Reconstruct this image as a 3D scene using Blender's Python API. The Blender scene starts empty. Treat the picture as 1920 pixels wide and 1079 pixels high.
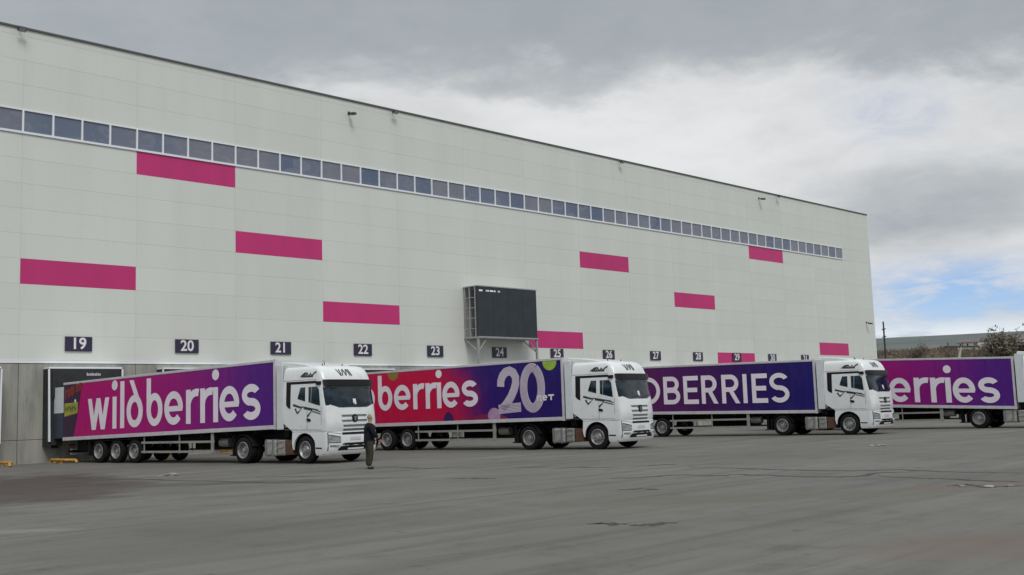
import bpy, bmesh, math, random
from mathutils import Vector, Matrix, noise
R = math.radians
random.seed(7)
S = bpy.context.scene
COL = S.collection

# ------------------------------------------------------------------ camera
CAMX, CAMY, CAMZ = -19.124, -49.874, 1.67
TH, PITCH, ROLL, FPX = R(45.528), R(6.4476), R(-1.9007), 2034.98
cam = bpy.data.cameras.new('camera'); camo = bpy.data.objects.new('camera', cam); COL.objects.link(camo)
cam.sensor_width = 36; cam.lens = 36 * FPX / 1920; cam.clip_start = .1; cam.clip_end = 9000
r0 = Vector((math.cos(TH), -math.sin(TH), 0)); f0 = Vector((math.sin(TH), math.cos(TH), 0)); up = Vector((0, 0, 1))
fw = f0 * math.cos(PITCH) + up * math.sin(PITCH); u0 = -f0 * math.sin(PITCH) + up * math.cos(PITCH)
rc = r0 * math.cos(ROLL) + u0 * math.sin(ROLL); uc = -r0 * math.sin(ROLL) + u0 * math.cos(ROLL)
m = Matrix((rc, uc, -fw)).transposed().to_4x4(); m.translation = (CAMX, CAMY, CAMZ)
camo.matrix_world = m
S.camera = camo

# ------------------------------------------------------------------ sun, sky, exposure
SUN_AZ, SUN_EL = R(205), R(50)          # azimuth clockwise from +Y (the wall normal)
sd = Vector((math.sin(SUN_AZ) * math.cos(SUN_EL), math.cos(SUN_AZ) * math.cos(SUN_EL), math.sin(SUN_EL)))
sl = bpy.data.lights.new('sun', 'SUN'); sl.energy = 1.4; sl.angle = R(22); sl.color = (1, .97, .92)
so = bpy.data.objects.new('sun', sl); COL.objects.link(so); so.location = (0, -30, 60)
so.rotation_euler = sd.to_track_quat('Z', 'Y').to_euler()
S.view_settings.view_transform = 'Standard'; S.view_settings.look = 'None'
S.view_settings.exposure = 0.18; S.view_settings.gamma = 1
W = bpy.data.worlds.new('World'); S.world = W; W.use_nodes = True
nt = W.node_tree; nt.nodes.clear()


class NG:
    """tiny node helper"""
    def __init__(s, tree): s.t = tree
    def n(s, typ, **kw):
        nd = s.t.nodes.new(typ)
        for k, v in kw.items():
            if k == 'inp':
                for i, x in v.items():
                    if isinstance(x, bpy.types.NodeSocket): s.t.links.new(x, nd.inputs[i])
                    else: nd.inputs[i].default_value = x
            else: setattr(nd, k, v)
        return nd
    def math(s, op, a, b=0.0, clamp=False):
        nd = s.n('ShaderNodeMath', operation=op, inp={0: a, 1: b}); nd.use_clamp = clamp; return nd.outputs[0]
    def vm(s, op, a, b=(0, 0, 0)):
        nd = s.n('ShaderNodeVectorMath', operation=op, inp={0: a, 1: b})
        return nd.outputs['Value'] if op in ('DOT_PRODUCT', 'LENGTH', 'DISTANCE') else nd.outputs[0]
    def mix(s, f, a, b, blend='MIX'):
        nd = s.n('ShaderNodeMix', data_type='RGBA', blend_type=blend)
        for i, x in ((0, f), (6, a), (7, b)):
            if isinstance(x, bpy.types.NodeSocket): s.t.links.new(x, nd.inputs[i])
            else: nd.inputs[i].default_value = (x if i == 0 else (tuple(x) + (1,))[:4])
        return nd.outputs[2]
    def ramp(s, f, stops, interp='LINEAR'):
        nd = s.n('ShaderNodeValToRGB', inp={0: f}); cr = nd.color_ramp; cr.interpolation = interp
        while len(cr.elements) < len(stops): cr.elements.new(.5)
        for e, (p, c) in zip(cr.elements, stops):
            e.position = p; e.color = (c, c, c, 1) if isinstance(c, (int, float)) else tuple(c) + (1,)
        return nd.outputs[0]
    def smooth(s, x, a, b):
        nd = s.n('ShaderNodeMapRange', interpolation_type='SMOOTHSTEP', inp={0: x, 1: a, 2: b, 3: 0.0, 4: 1.0}); return nd.outputs[0]
    def noise(s, vec, scale, detail=4, rough=.55, dist=0.0):
        nd = s.n('ShaderNodeTexNoise', inp={'Vector': vec, 'Scale': scale, 'Detail': detail, 'Roughness': rough, 'Distortion': dist})
        return nd.outputs[0]


g = NG(nt)
d = g.vm('NORMALIZE', g.n('ShaderNodeTexCoord').outputs['Generated'])
sky = g.n('ShaderNodeTexSky', sky_type='NISHITA', sun_disc=False, sun_elevation=SUN_EL, sun_rotation=SUN_AZ, air_density=1.0, dust_density=.2, ozone_density=3.0).outputs[0]
skyc = g.vm('MULTIPLY', sky, (.074, .080, .104))
sx = g.n('ShaderNodeSeparateXYZ', inp={0: d})
zc = g.math('MAXIMUM', sx.outputs[2], 0.0)
den = g.math('ADD', zc, .20)
pv = g.n('ShaderNodeCombineXYZ', inp={0: g.math('DIVIDE', sx.outputs[0], den), 1: g.math('DIVIDE', sx.outputs[1], den), 2: g.math('MULTIPLY', zc, .8)}).outputs[0]


def skydir(az, el):
    az, el = R(az), R(el); return (math.sin(az) * math.cos(el), math.cos(az) * math.cos(el), math.sin(el))


def blob(az, el, inner, outer, sq=2.0, wa=.12, ws=3.0):
    """soft cloud-sized patch round a compass direction, squashed vertically"""
    dv = g.vm('SUBTRACT', d, skydir(az, el)); dv = g.vm('MULTIPLY', dv, (1, 1, sq))
    wob = g.math('MULTIPLY', g.math('SUBTRACT', g.noise(pv, ws, 6, .6), .5), wa)
    return g.smooth(g.math('ADD', g.vm('LENGTH', dv), wob), outer, inner)


n1 = g.noise(pv, 1.15, 8, .58, .3)
n2 = g.noise(g.vm('ADD', pv, (7.3, 2.1, 0)), 2.6, 8, .62, .25)
n3 = g.noise(g.vm('ADD', pv, (3.3, 9.1, 4)), .55, 3, .5)
n4 = g.noise(g.vm('ADD', pv, (1.3, 5.1, 2)), 5.5, 7, .6, .4)
# a dark deck above, with the bright flanks of the cumulus below it
edge = g.math('ADD', sx.outputs[2], g.math('MULTIPLY', g.math('SUBTRACT', n2, .5), .20))
edge = g.math('ADD', edge, g.math('MULTIPLY', g.math('SUBTRACT', n4, .5), .07))
mass = g.smooth(edge, .325, .255)
bright = g.math('ADD', g.math('MULTIPLY', mass, .36), g.math('MULTIPLY', n1, .42))
bright = g.math('ADD', bright, g.math('MULTIPLY', n4, .26))
bright = g.math('ADD', bright, g.math('MULTIPLY', blob(51, 14, .03, .24, 2.2, .10), .10))
bright = g.math('SUBTRACT', bright, g.math('MULTIPLY', blob(68, 9.3, .01, .15, 2.6, .16), .24))
bright = g.math('SUBTRACT', bright, g.math('MULTIPLY', blob(63, 8.2, .01, .10, 3, .10), .10))
cloud = g.ramp(bright, [(.24, (.30, .33, .36)), (.40, (.365, .395, .42)), (.52, (.44, .465, .485)), (.64, (.54, .555, .57)), (.78, (.66, .67, .68)), (.92, (.75, .755, .76))])
# cloud brightened overhead, out of view, to light the scene like a bright overcast
cloud = g.vm('MULTIPLY', cloud, g.ramp(zc, [(.38, (1, 1, 1)), (.8, (2.0, 2.0, 2.0))]))
hole = g.math('MAXIMUM', blob(68.2, 4.6, .03, .145, 2.8, .10, 4), g.math('MULTIPLY', blob(65.3, 14.4, .0, .07, 1.4, .08, 5), .32))
hole = g.math('MAXIMUM', hole, g.math('MULTIPLY', g.smooth(n3, .62, .74), .5))
hole = g.math('MULTIPLY', hole, g.math('ADD', .35, g.math('MULTIPLY', g.smooth(n4, .62, .40), .65)))
col = g.mix(hole, cloud, skyc)
rim = g.math('MULTIPLY', g.smooth(sx.outputs[2], .068, .052), g.smooth(n2, .38, .55))      # pale strip over the far ridge
col = g.mix(g.math('MULTIPLY', rim, .75), col, (.74, .78, .82))
bg = g.n('ShaderNodeBackground', inp={0: col, 1: 1.0})
nt.links.new(bg.outputs[0], g.n('ShaderNodeOutputWorld').inputs[0])

# ------------------------------------------------------------------ materials
MATS = {}


def mat(name, color=(.5, .5, .5), rough=.6, metal=0.0, var=0.0, vscale=3.0, bump=0.0, bscale=20.0, spec=.5, rnd=0.0, coat=0.0, dirt=None, stretch=(1, 1, 1), emit=None, world=False):
    if name in MATS: return MATS[name]
    mt = bpy.data.materials.new(name); mt.use_nodes = True; MATS[name] = mt
    q = NG(mt.node_tree); b = mt.node_tree.nodes['Principled BSDF']
    tc = q.n('ShaderNodeTexCoord').outputs['Object']; tc = q.n('ShaderNodeNewGeometry').outputs['Position'] if world else tc; v = q.vm('MULTIPLY', tc, stretch)
    c = tuple(color) + (1,)
    if var or dirt or rnd:
        nz = q.noise(v, vscale, 6, .6)
        lo = tuple(max(0, x * (1 - var)) for x in color); hi = tuple(min(1, x * (1 + var)) for x in color)
        c = q.mix(q.smooth(nz, .3, .7), lo, hi)
        if dirt:
            n2 = q.noise(q.vm('ADD', v, (9, 4, 2)), vscale * 2.7, 8, .65)
            c = q.mix(q.math('MULTIPLY', q.smooth(n2, .5, .75), dirt[1]), c, dirt[0])
        if rnd:
            oi = q.n('ShaderNodeObjectInfo').outputs['Random']
            k = q.math('ADD', q.math('MULTIPLY', oi, 2 * rnd), 1 - rnd)
            c = q.vm('MULTIPLY', c, q.n('ShaderNodeCombineXYZ', inp={0: k, 1: k, 2: k}).outputs[0])
        mt.node_tree.links.new(c, b.inputs['Base Color'])
    else: b.inputs['Base Color'].default_value = c
    b.inputs['Roughness'].default_value = rough; b.inputs['Metallic'].default_value = metal
    b.inputs['Specular IOR Level'].default_value = spec; b.inputs['Coat Weight'].default_value = coat
    if emit: b.inputs['Emission Color'].default_value = tuple(emit[0]) + (1,); b.inputs['Emission Strength'].default_value = emit[1]
    if bump:
        bp = q.n('ShaderNodeBump', inp={'Strength': bump, 'Distance': .02, 'Height': q.noise(v, bscale, 6, .6)})
        mt.node_tree.links.new(bp.outputs[0], b.inputs['Normal'])
    return mt


def grad_mat(name, stops, length, wobble=0.0, rough=.38):
    """printed colour run along the trailer (object y = metres behind its front)"""
    mt = bpy.data.materials.new(name); mt.use_nodes = True; q = NG(mt.node_tree); b = mt.node_tree.nodes['Principled BSDF']
    tc = q.n('ShaderNodeTexCoord').outputs['Object']; xy = q.n('ShaderNodeSeparateXYZ', inp={0: tc})
    t = xy.outputs[1]
    if wobble:
        t = q.math('ADD', t, q.math('MULTIPLY', q.math('SUBTRACT', q.noise(q.vm('MULTIPLY', tc, (1, .5, 1)), .9, 2, .5), .5), wobble))
        t = q.math('ADD', t, q.math('MULTIPLY', q.math('SUBTRACT', xy.outputs[2], 2.4), -.35))
    c = q.ramp(q.math('DIVIDE', t, length), stops)
    dirt = q.noise(q.vm('MULTIPLY', tc, (1, 1.2, .35)), 2.5, 8, .65)
    c = q.mix(q.math('MULTIPLY', q.smooth(dirt, .48, .8), .12), c, (.16, .13, .14))
    low = q.math('MULTIPLY', q.smooth(xy.outputs[2], 1.9, 1.2), q.smooth(q.noise(tc, 1.4, 7, .6), .35, .75))
    c = q.mix(q.math('MULTIPLY', low, .14), c, (.14, .125, .115))
    mt.node_tree.links.new(c, b.inputs['Base Color']); b.inputs['Roughness'].default_value = rough; b.inputs['Specular IOR Level'].default_value = .22
    return mt


M_PANEL = mat('wall_panel_paint', (.645, .668, .625), .5, var=.025, vscale=.22, rnd=.018, dirt=((.50, .50, .45), .13), stretch=(2.2, 1, .22), bump=.05, bscale=.9, world=True)
M_PINK = mat('pink_panel_paint', (.52, .026, .165), .5, var=.05, vscale=.5, rnd=.06, dirt=((.40, .05, .15), .2), stretch=(1.5, 1, .3), world=True)
M_TRIMW = mat('white_trim', (.78, .81, .84), .5)
M_ROOFT = mat('parapet_trim', (.10, .10, .10), .5)
M_CONC = mat('precast_concrete', (.315, .315, .280), .85, var=.16, vscale=.9, rnd=.05, dirt=((.13, .125, .11), .45), stretch=(2.2, 1, .35), bump=.25, bscale=30)
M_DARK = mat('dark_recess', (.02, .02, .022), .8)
M_RUB = mat('black_curtain', (.022, .023, .026), .75, var=.2, vscale=3)
M_GLASSW = bpy.data.materials.new('band_window_glass'); M_GLASSW.use_nodes = True; q = NG(M_GLASSW.node_tree); b_ = M_GLASSW.node_tree.nodes['Principled BSDF']
pos = q.n('ShaderNodeNewGeometry').outputs['Position']; oi = q.n('ShaderNodeObjectInfo').outputs['Random']
run = q.math('ADD', q.math('MULTIPLY', q.noise(q.vm('MULTIPLY', pos, (.16, 1, 0)), 1.0, 2, .5), .8), q.math('MULTIPLY', oi, .2))
c = q.ramp(run, [(.34, (.080, .115, .200)), (.46, (.130, .160, .230)), (.56, (.185, .190, .235)), (.68, (.135, .165, .235))])
c = q.mix(q.math('MULTIPLY', q.smooth(q.noise(q.vm('ADD', q.vm('MULTIPLY', pos, (1, 1, 1.6)), q.vm('MULTIPLY', oi, (3, 3, 3))), .9, 3, .6, 1.2), .52, .62), .35), c, (.24, .25, .285))
M_GLASSW.node_tree.links.new(c, b_.inputs['Base Color']); b_.inputs['Roughness'].default_value = .12; b_.inputs['Specular IOR Level'].default_value = .5
M_SIGN = mat('sign_plate', (.028, .022, .055), .4)
M_WHITEP = mat('white_print', (.74, .72, .74), .45, var=.04, vscale=1.5)
M_LET = mat('letter_vinyl', (.80, .73, .80), .42, var=.04, vscale=.8, dirt=((.5, .44, .48), .18))
M_CAB = mat('cab_paint', (.74, .76, .76), .30, var=.03, vscale=1.2, coat=.4, dirt=((.44, .42, .37), .32))
M_FAIR = mat('fairing_plastic', (.62, .65, .66), .42, var=.05, vscale=1.5, dirt=((.4, .38, .34), .25))
M_CABDK = mat('black_trim', (.008, .008, .010), .45, spec=.25)
M_GRILLE = mat('grille_shade_grey', (.16, .17, .18), .45)
M_GLASS = mat('cab_glass', (.010, .022, .034), .04, spec=.42, var=.7, vscale=2.2, stretch=(1, 1, 1.6))
M_LENS = mat('lamp_lens', (.30, .33, .36), .12, spec=.7, var=.5, vscale=9)
M_CHROME = mat('brushed_metal', (.45, .45, .44), .38, metal=.8, var=.15, vscale=6)
M_TANK = mat('tank_alloy', (.40, .39, .36), .42, metal=.55, var=.2, vscale=5, dirt=((.12, .10, .08), .5))
M_RUST = mat('brown_steel', (.10, .045, .03), .8, var=.3, vscale=6)
M_TYRE = mat('tyre_rubber', (.013, .013, .013), .9, var=.3, vscale=8, spec=.15)
M_RIM = mat('wheel_rim', (.36, .36, .35), .45, metal=.5, var=.2, vscale=7, dirt=((.10, .085, .07), .5))
M_HUB = mat('wheel_hub', (.07, .07, .07), .6)
M_CHAS = mat('chassis_black', (.010, .010, .012), .75, var=.3, vscale=3, spec=.2)
M_RAIL = mat('trailer_rail', (.55, .52, .55), .42, var=.08, vscale=2, dirt=((.25, .22, .2), .35))
M_BOXW = mat('trailer_white', (.62, .64, .66), .45, var=.05, vscale=1.5, dirt=((.38, .36, .33), .3))
M_BOXD = mat('trailer_shadow', (.05, .055, .085), .5)  # dark tone for the shadow painted on the docked trailer's rear
M_GUARD = mat('guard_alloy', (.36, .36, .33), .45, metal=.3, var=.12, vscale=4, dirt=((.16, .14, .12), .4))
M_YEL = mat('yellow_paint', (.55, .30, .045), .6, var=.18, vscale=4, dirt=((.16, .09, .04), .5))
M_SCREEN = mat('led_screen_face', (.024, .032, .042), .5, var=.12, vscale=2)
M_STEEL = mat('galvanised_steel', (.38, .39, .39), .5, metal=.4, var=.1, vscale=4)
M_DECAL = mat('dark_decal', (.025, .028, .03), .4)
M_BLACKLAMP = mat('lamp_body', (.05, .05, .05), .5)


# ------------------------------------------------------------------ mesh helpers
class MB:
    def __init__(s): s.v = []; s.f = []
    def add(s, vs, fs):
        o = len(s.v); s.v += [tuple(p) for p in vs]; s.f += [tuple(i + o for i in f) for f in fs]; return s
    def box(s, x0, x1, y0, y1, z0, z1):
        return s.add([(x, y, z) for z in (z0, z1) for y in (y0, y1) for x in (x0, x1)],
                     [(0, 2, 3, 1), (4, 5, 7, 6), (0, 1, 5, 4), (2, 6, 7, 3), (0, 4, 6, 2), (1, 3, 7, 5)])
    def tube(s, p0, p1, r0, r1=None, n=8, cap=True):
        r1 = r0 if r1 is None else r1; p0, p1 = Vector(p0), Vector(p1); ax = (p1 - p0).normalized()
        a = ax.orthogonal().normalized(); b = ax.cross(a)
        vs = [p + (a * math.cos(t) + b * math.sin(t)) * r for p, r in ((p0, r0), (p1, r1)) for t in [2 * math.pi * i / n for i in range(n)]]
        fs = [(i, (i + 1) % n, n + (i + 1) % n, n + i) for i in range(n)]
        if cap: fs += [tuple(range(n))[::-1], tuple(range(n, 2 * n))]
        return s.add(vs, fs)
    def path(s, pts, r, n=6):
        for a, b in zip(pts, pts[1:]): s.tube(a, b, r, r, n)
        return s
    def prism(s, poly, x0, x1):
        """polygon in (y,z) pushed along x"""
        n = len(poly)
        return s.add([(x0, y, z) for y, z in poly] + [(x1, y, z) for y, z in poly],
                     [tuple(range(n))[::-1], tuple(range(n, 2 * n))] + [(i, (i + 1) % n, n + (i + 1) % n, n + i) for i in range(n)])
    def lathe(s, prof, n=24):
        """profile of (x, r) turned about the x axis"""
        k = len(prof)
        vs = [(x, r * math.cos(2 * math.pi * i / n), r * math.sin(2 * math.pi * i / n)) for i in range(n) for x, r in prof]
        return s.add(vs, [(i * k + j, i * k + j + 1, ((i + 1) % n) * k + j + 1, ((i + 1) % n) * k + j) for i in range(n) for j in range(k - 1)])
    def mesh(s, name, smooth=False, angle=35):
        me = bpy.data.meshes.new(name); me.from_pydata(s.v, [], s.f); me.update()
        bm = bmesh.new(); bm.from_mesh(me); bmesh.ops.recalc_face_normals(bm, faces=bm.faces); bm.to_mesh(me); bm.free()
        if smooth:
            me.shade_smooth(); me.set_sharp_from_angle(angle=R(angle))
        return me
    def build(s, name, mt, parent=None, loc=(0, 0, 0), smooth=False, bevel=0.0, angle=35):
        return link(name, s.mesh(name, smooth, angle), mt, parent, loc, bevel)


def link(name, me, mt=None, parent=None, loc=(0, 0, 0), bevel=0.0):
    if mt and not me.materials: me.materials.append(mt)
    o = bpy.data.objects.new(name, me); COL.objects.link(o); o.location = loc; o.parent = parent
    if bevel:
        b = o.modifiers.new('bevel', 'BEVEL'); b.width = bevel; b.segments = 2; b.limit_method = 'ANGLE'
    return o


def tag(o, label, cat, group=None):
    o['label'] = label; o['category'] = cat
    if group: o['group'] = group
    return o


def empty(name, loc, rz, label, cat, group=None):
    o = bpy.data.objects.new(name, None); COL.objects.link(o); o.location = loc; o.rotation_euler = (0, 0, rz)
    o.empty_display_size = .3
    return tag(o, label, cat, group)


def structure(o): o['kind'] = 'structure'; return o


def text_mesh(body, size, bold=.0):
    cu = bpy.data.curves.new('text', 'FONT'); cu.body = body; cu.size = size; cu.align_x = 'CENTER'; cu.align_y = 'CENTER'; cu.offset = bold; cu.resolution_u = 4
    o = bpy.data.objects.new('text', cu); COL.objects.link(o)
    dg = bpy.context.evaluated_depsgraph_get(); me = bpy.data.meshes.new_from_object(o.evaluated_get(dg))
    bpy.data.objects.remove(o); bpy.data.curves.remove(cu)
    return me


# ------------------------------------------------------------------ terrain and yard
def terrain(x, y):
    r = math.hypot(x - 20, y + 30)
    def sm(a, b, t): t = min(1, max(0, (t - a) / (b - a))); return t * t * (3 - 2 * t)
    z = 5.5 * sm(105, 215, r) + 12.5 * sm(200, 470, r) + 84 * sm(600, 2000, r)
    z += sm(140, 500, r) * (2.2 * noise.noise(Vector((x * .006, y * .006, 3))) + 1.0 * noise.noise(Vector((x * .02, y * .02, 8))))
    z += sm(700, 1800, r) * 6 * noise.noise(Vector((x * .0012, y * .0012, 1)))
    return z - .03


mb = MB(); NR, NA = 60, 144
rad = [0] + [60 * (4200 / 60) ** (i / (NR - 2)) for i in range(NR - 1)]
for r in rad:
    for a in range(NA):
        t = 2 * math.pi * a / NA; x, y = 20 + r * math.cos(t), -30 + r * math.sin(t); mb.v.append((x, y, terrain(x, y)))
for i in range(NR - 1):
    for a in range(NA): mb.f.append((i * NA + a, (i + 1) * NA + a, (i + 1) * NA + (a + 1) % NA, i * NA + (a + 1) % NA))
M_LAND = bpy.data.materials.new('dry_hillside'); M_LAND.use_nodes = True
q = NG(M_LAND.node_tree); tc = q.n('ShaderNodeTexCoord').outputs['Object']
nz = q.noise(tc, .012, 9, .62); n5 = q.noise(q.vm('MULTIPLY', tc, (1, 1, 6)), .05, 8, .65)
c = q.ramp(q.math('ADD', q.math('MULTIPLY', nz, .6), q.math('MULTIPLY', n5, .4)), [(.32, (.055, .055, .032)), (.46, (.10, .085, .055)), (.56, (.085, .09, .055)), (.7, (.15, .125, .085))])
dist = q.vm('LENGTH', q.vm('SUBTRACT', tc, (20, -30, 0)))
c = q.mix(q.smooth(dist, 500, 1500), c, q.ramp(nz, [(.35, (.085, .10, .10)), (.65, (.12, .135, .125))]))  # land turns blue-grey with distance: haze painted into the colour
M_LAND.node_tree.links.new(c, M_LAND.node_tree.nodes['Principled BSDF'].inputs['Base Color']); M_LAND.node_tree.nodes['Principled BSDF'].inputs['Roughness'].default_value = .95
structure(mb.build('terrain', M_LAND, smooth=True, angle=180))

# asphalt with its stains, worn lanes and patches
M_ASPH = bpy.data.materials.new('asphalt'); M_ASPH.use_nodes = True
q = NG(M_ASPH.node_tree); tc = q.n('ShaderNodeTexCoord').outputs['Object']; B = M_ASPH.node_tree.nodes['Principled BSDF']
big = q.noise(tc, .12, 6, .6); mid = q.noise(q.vm('ADD', tc, (3, 7, 0)), .7, 8, .65); fine = q.noise(tc, 14, 8, .7); grit = q.noise(tc, 70, 3, .6)
rotv = q.n('ShaderNodeMapping', inp={'Vector': tc, 'Rotation': (0, 0, R(-38)), 'Scale': (.10, 1.3, 1)}).outputs[0]
lane = q.noise(rotv, 1.0, 7, .62, .4)
rot2 = q.n('ShaderNodeMapping', inp={'Vector': tc, 'Rotation': (0, 0, R(-68)), 'Scale': (.06, .9, 1)}).outputs[0]
lane2 = q.noise(rot2, 1.0, 6, .6, .5)
c = q.ramp(big, [(.3, (.112, .107, .092)), (.45, (.134, .128, .112)), (.55, (.150, .144, .127)), (.7, (.172, .165, .147))])
c = q.mix(q.math('MULTIPLY', q.smooth(lane, .47, .66), .60), c, (.090, .086, .077))
c = q.mix(q.math('MULTIPLY', q.smooth(lane2, .50, .68), .55), c, (.190, .182, .163))
c = q.mix(q.math('MULTIPLY', q.smooth(mid, .52, .70), .45), c, (.085, .082, .075))
lane3 = q.noise(q.n('ShaderNodeMapping', inp={'Vector': tc, 'Rotation': (0, 0, R(-52)), 'Scale': (.25, 4.5, 1)}).outputs[0], 1.0, 6, .65, .6)
c = q.mix(q.math('MULTIPLY', q.smooth(lane3, .54, .70), .40), c, (.080, .077, .070))
spots = q.noise(q.vm('ADD', tc, (11, 3, 0)), 2.3, 5, .6)
c = q.mix(q.math('MULTIPLY', q.smooth(spots, .62, .72), .55), c, (.062, .060, .056))
c = q.mix(q.math('MULTIPLY', q.smooth(fine, .52, .72), .45), c, (.215, .207, .19))
c = q.mix(q.math('MULTIPLY', q.smooth(grit, .54, .70), .45), c, (.06, .06, .058))


def stain(cx, cy, rx, ry, rot, color, k, wob=.6, sc=.35, e0=1.2, e1=.7):
    global c
    v = q.n('ShaderNodeMapping', vector_type='TEXTURE', inp={'Vector': tc, 'Location': (cx, cy, 0), 'Rotation': (0, 0, R(rot)), 'Scale': (rx, ry, 1)}).outputs[0]
    l = q.math('ADD', q.vm('LENGTH', v), q.math('MULTIPLY', q.math('SUBTRACT', q.noise(tc, sc, 7, .62), .5), wob * 2))
    c = q.mix(q.math('MULTIPLY', q.smooth(l, e0, e1), k), c, color)


stain(-6.6, -18.6, 7.8, 2.7, 69, (.058, .043, .037), .92, .9, .55, 1.25, .55)
stain(-8.6, -23.4, 3.6, 1.6, 20, (.070, .058, .050), .8, .9, .6, 1.25, .5)
stain(-4.2, -23.6, 5.5, .7, -45, (.075, .066, .058), .7)
stain(-5.5, -46.3, 3.2, 1.5, -44, (.150, .115, .096), .75, .45)
stain(1.6, -41.9, 1.7, .55, -44, (.150, .108, .100), .8, .5, .9)
stain(-2.4, -39.2, 4.2, .8, -44, (.118, .118, .086), .6, .6)
stain(0, -29, 4.5, .5, -44, (.14, .105, .09), .35, .7)
stain(-12.4, -31.5, 1.4, .35, -42, (.24, .23, .21), .5, .6, .9)
M_ASPH.node_tree.links.new(c, B.inputs['Base Color'])
M_ASPH.node_tree.links.new(q.ramp(mid, [(.3, .72), (.7, .92)]), B.inputs['Roughness']); B.inputs['Specular IOR Level'].default_value = .3
bp = q.n('ShaderNodeBump', inp={'Strength': .55, 'Distance': .01, 'Height': q.math('ADD', q.math('MULTIPLY', fine, .7), q.math('MULTIPLY', grit, .5))})
M_ASPH.node_tree.links.new(bp.outputs[0], B.inputs['Normal'])
structure(MB().add([(-120, -140, 0), (104, -140, 0), (104, 70, 0), (-120, 70, 0)], [(0, 1, 2, 3)]).build('asphalt_yard', M_ASPH))


def px_ground(u, v):
    """pixel of the photograph -> point of the yard it lies on"""
    r = fw + rc * ((u - 960) / FPX) + uc * ((539.5 - v) / FPX); t = -CAMZ / r.z
    return CAMX + r.x * t, CAMY + r.y * t


# cracks and tar seams: thin irregular strips 4 mm above the asphalt
M_CRACK = mat('crack_tar', (.042, .040, .037), .8, var=.4, vscale=6)
CR = [[(705, 878), (745, 877), (800, 879), (860, 877.5), (906, 878)], [(966, 878), (1000, 876.5), (1032, 876)], [(1035, 879), (1085, 876.5), (1150, 877.5)],
      [(1180, 875), (1240, 872), (1272, 871)], [(845, 898), (880, 897.5), (932, 898)], [(1145, 898), (1200, 896), (1250, 892), (1300, 891), (1370, 893)],
      [(1290, 877), (1370, 878), (1450, 881), (1530, 883), (1600, 883), (1690, 881), (1760, 885), (1919, 887)],
      [(1310, 894), (1380, 890), (1450, 892), (1530, 895), (1610, 894), (1650, 887), (1720, 885)], [(1640, 893), (1720, 897), (1790, 899), (1860, 903), (1919, 904)],
      [(1104, 984), (1128, 981), (1150, 984), (1178, 982)], [(1180, 986), (1225, 984), (1262, 980)], [(110, 897), (260, 899), (400, 903), (520, 906), (640, 904)],
      [(480, 896), (540, 894), (600, 893)], [(1160, 919), (1200, 917), (1230, 919)], [(1780, 912), (1810, 909), (1850, 914), (1919, 911)]]
for ci, pts in enumerate(CR):
    gp = [Vector((*px_ground(u, v), 0)) for u, v in pts]; fine_p = []
    for a, b in zip(gp, gp[1:]):
        for k in range(7): fine_p.append(a.lerp(b, k / 7))
    fine_p.append(gp[-1]); mb = MB(); n = len(fine_p); rr = random.Random(ci)
    for i, p in enumerate(fine_p):
        t = (fine_p[min(n - 1, i + 1)] - fine_p[max(0, i - 1)]).normalized(); nn = Vector((-t.y, t.x, 0))
        w = (.05 + .09 * rr.random()) * (.25 + .75 * math.sin(math.pi * (i + .3) / n)); p = p + nn * rr.uniform(-.09, .09)
        mb.v += [tuple(p + nn * w + Vector((0, 0, .004))), tuple(p - nn * w + Vector((0, 0, .004)))]
    mb.f = [(2 * i, 2 * i + 1, 2 * i + 3, 2 * i + 2) for i in range(n - 1)]
    structure(mb.build('pavement_crack', M_CRACK))

# ------------------------------------------------------------------ the warehouse
BAY, PH, Z0 = 5.52, 1.155, 4.615
WH = empty('warehouse', (0, 0, 0), 0, 'long pale warehouse with window band, pink panels and concrete base', 'warehouse')
X_END = 15 * BAY
MB().box(-2 * BAY, X_END - .02, .125, 110, .02, 19.95).build('wall_core', M_PANEL, WH)
MB().box(-2 * BAY, X_END - .03, .027, .121, 4.62, Z0 + 9 * PH - .01).build('cladding_backing', M_PANEL, WH)
MB().box(-2 * BAY, X_END - .03, .027, .121, Z0 + 10 * PH + .01, 19.95).build('cladding_backing', M_PANEL, WH)
PINK = {(0, 3), (1, 8), (2, 5), (3, 2), (6, 1), (7, 6), (9, 4), (10, 0), (11, 8), (13, 1)}


def panel_mesh(w, h):
    mb = MB(); e = .004
    mb.add([(0, 0, 0), (w, 0, 0), (w, 0, h), (0, 0, h), (e, -e, e), (w - e, -e, e), (w - e, -e, h - e), (e, -e, h - e), (0, .1, 0), (w, .1, 0), (w, .1, h), (0, .1, h)],
           [(4, 5, 6, 7), (0, 1, 5, 4), (1, 2, 6, 5), (2, 3, 7, 6), (3, 0, 4, 7), (0, 8, 9, 1), (1, 9, 10, 2), (2, 10, 11, 3), (3, 11, 8, 0)])
    return mb.mesh('wall_panel')


GAP = .005
pm_w = panel_mesh(BAY - .012, PH - GAP); pm_w.materials.append(M_PANEL)
pm_p = pm_w.copy(); pm_p.materials.clear(); pm_p.materials.append(M_PINK)
pm_t = panel_mesh(BAY - .012, .335); pm_t.materials.append(M_PANEL)
for b in range(-2, 15):
    for k in range(14):
        z = Z0 + PH * k
        if k == 9 and b < 14: continue
        top = k == 13; pink = (b, k) in PINK
        o = link('wall_panel', pm_t if top else (pm_p if pink else pm_w), None, WH, (b * BAY + .006, 0.02, z + GAP / 2))
        if pink: o['label'] = 'pink cladding panel'
# base trim, parapet, corner
MB().box(-2 * BAY, X_END, -.03, .12, 4.5, 4.61).build('base_flashing', M_TRIMW, WH)
MB().box(-2 * BAY, X_END + .06, -.06, .3, 19.965, 20.05).build('parapet_trim', M_ROOFT, WH)
MB().box(X_END - .01, X_END + .08, -.05, .25, 0, 19.96).build('corner_trim', M_TRIMW, WH)
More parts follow.
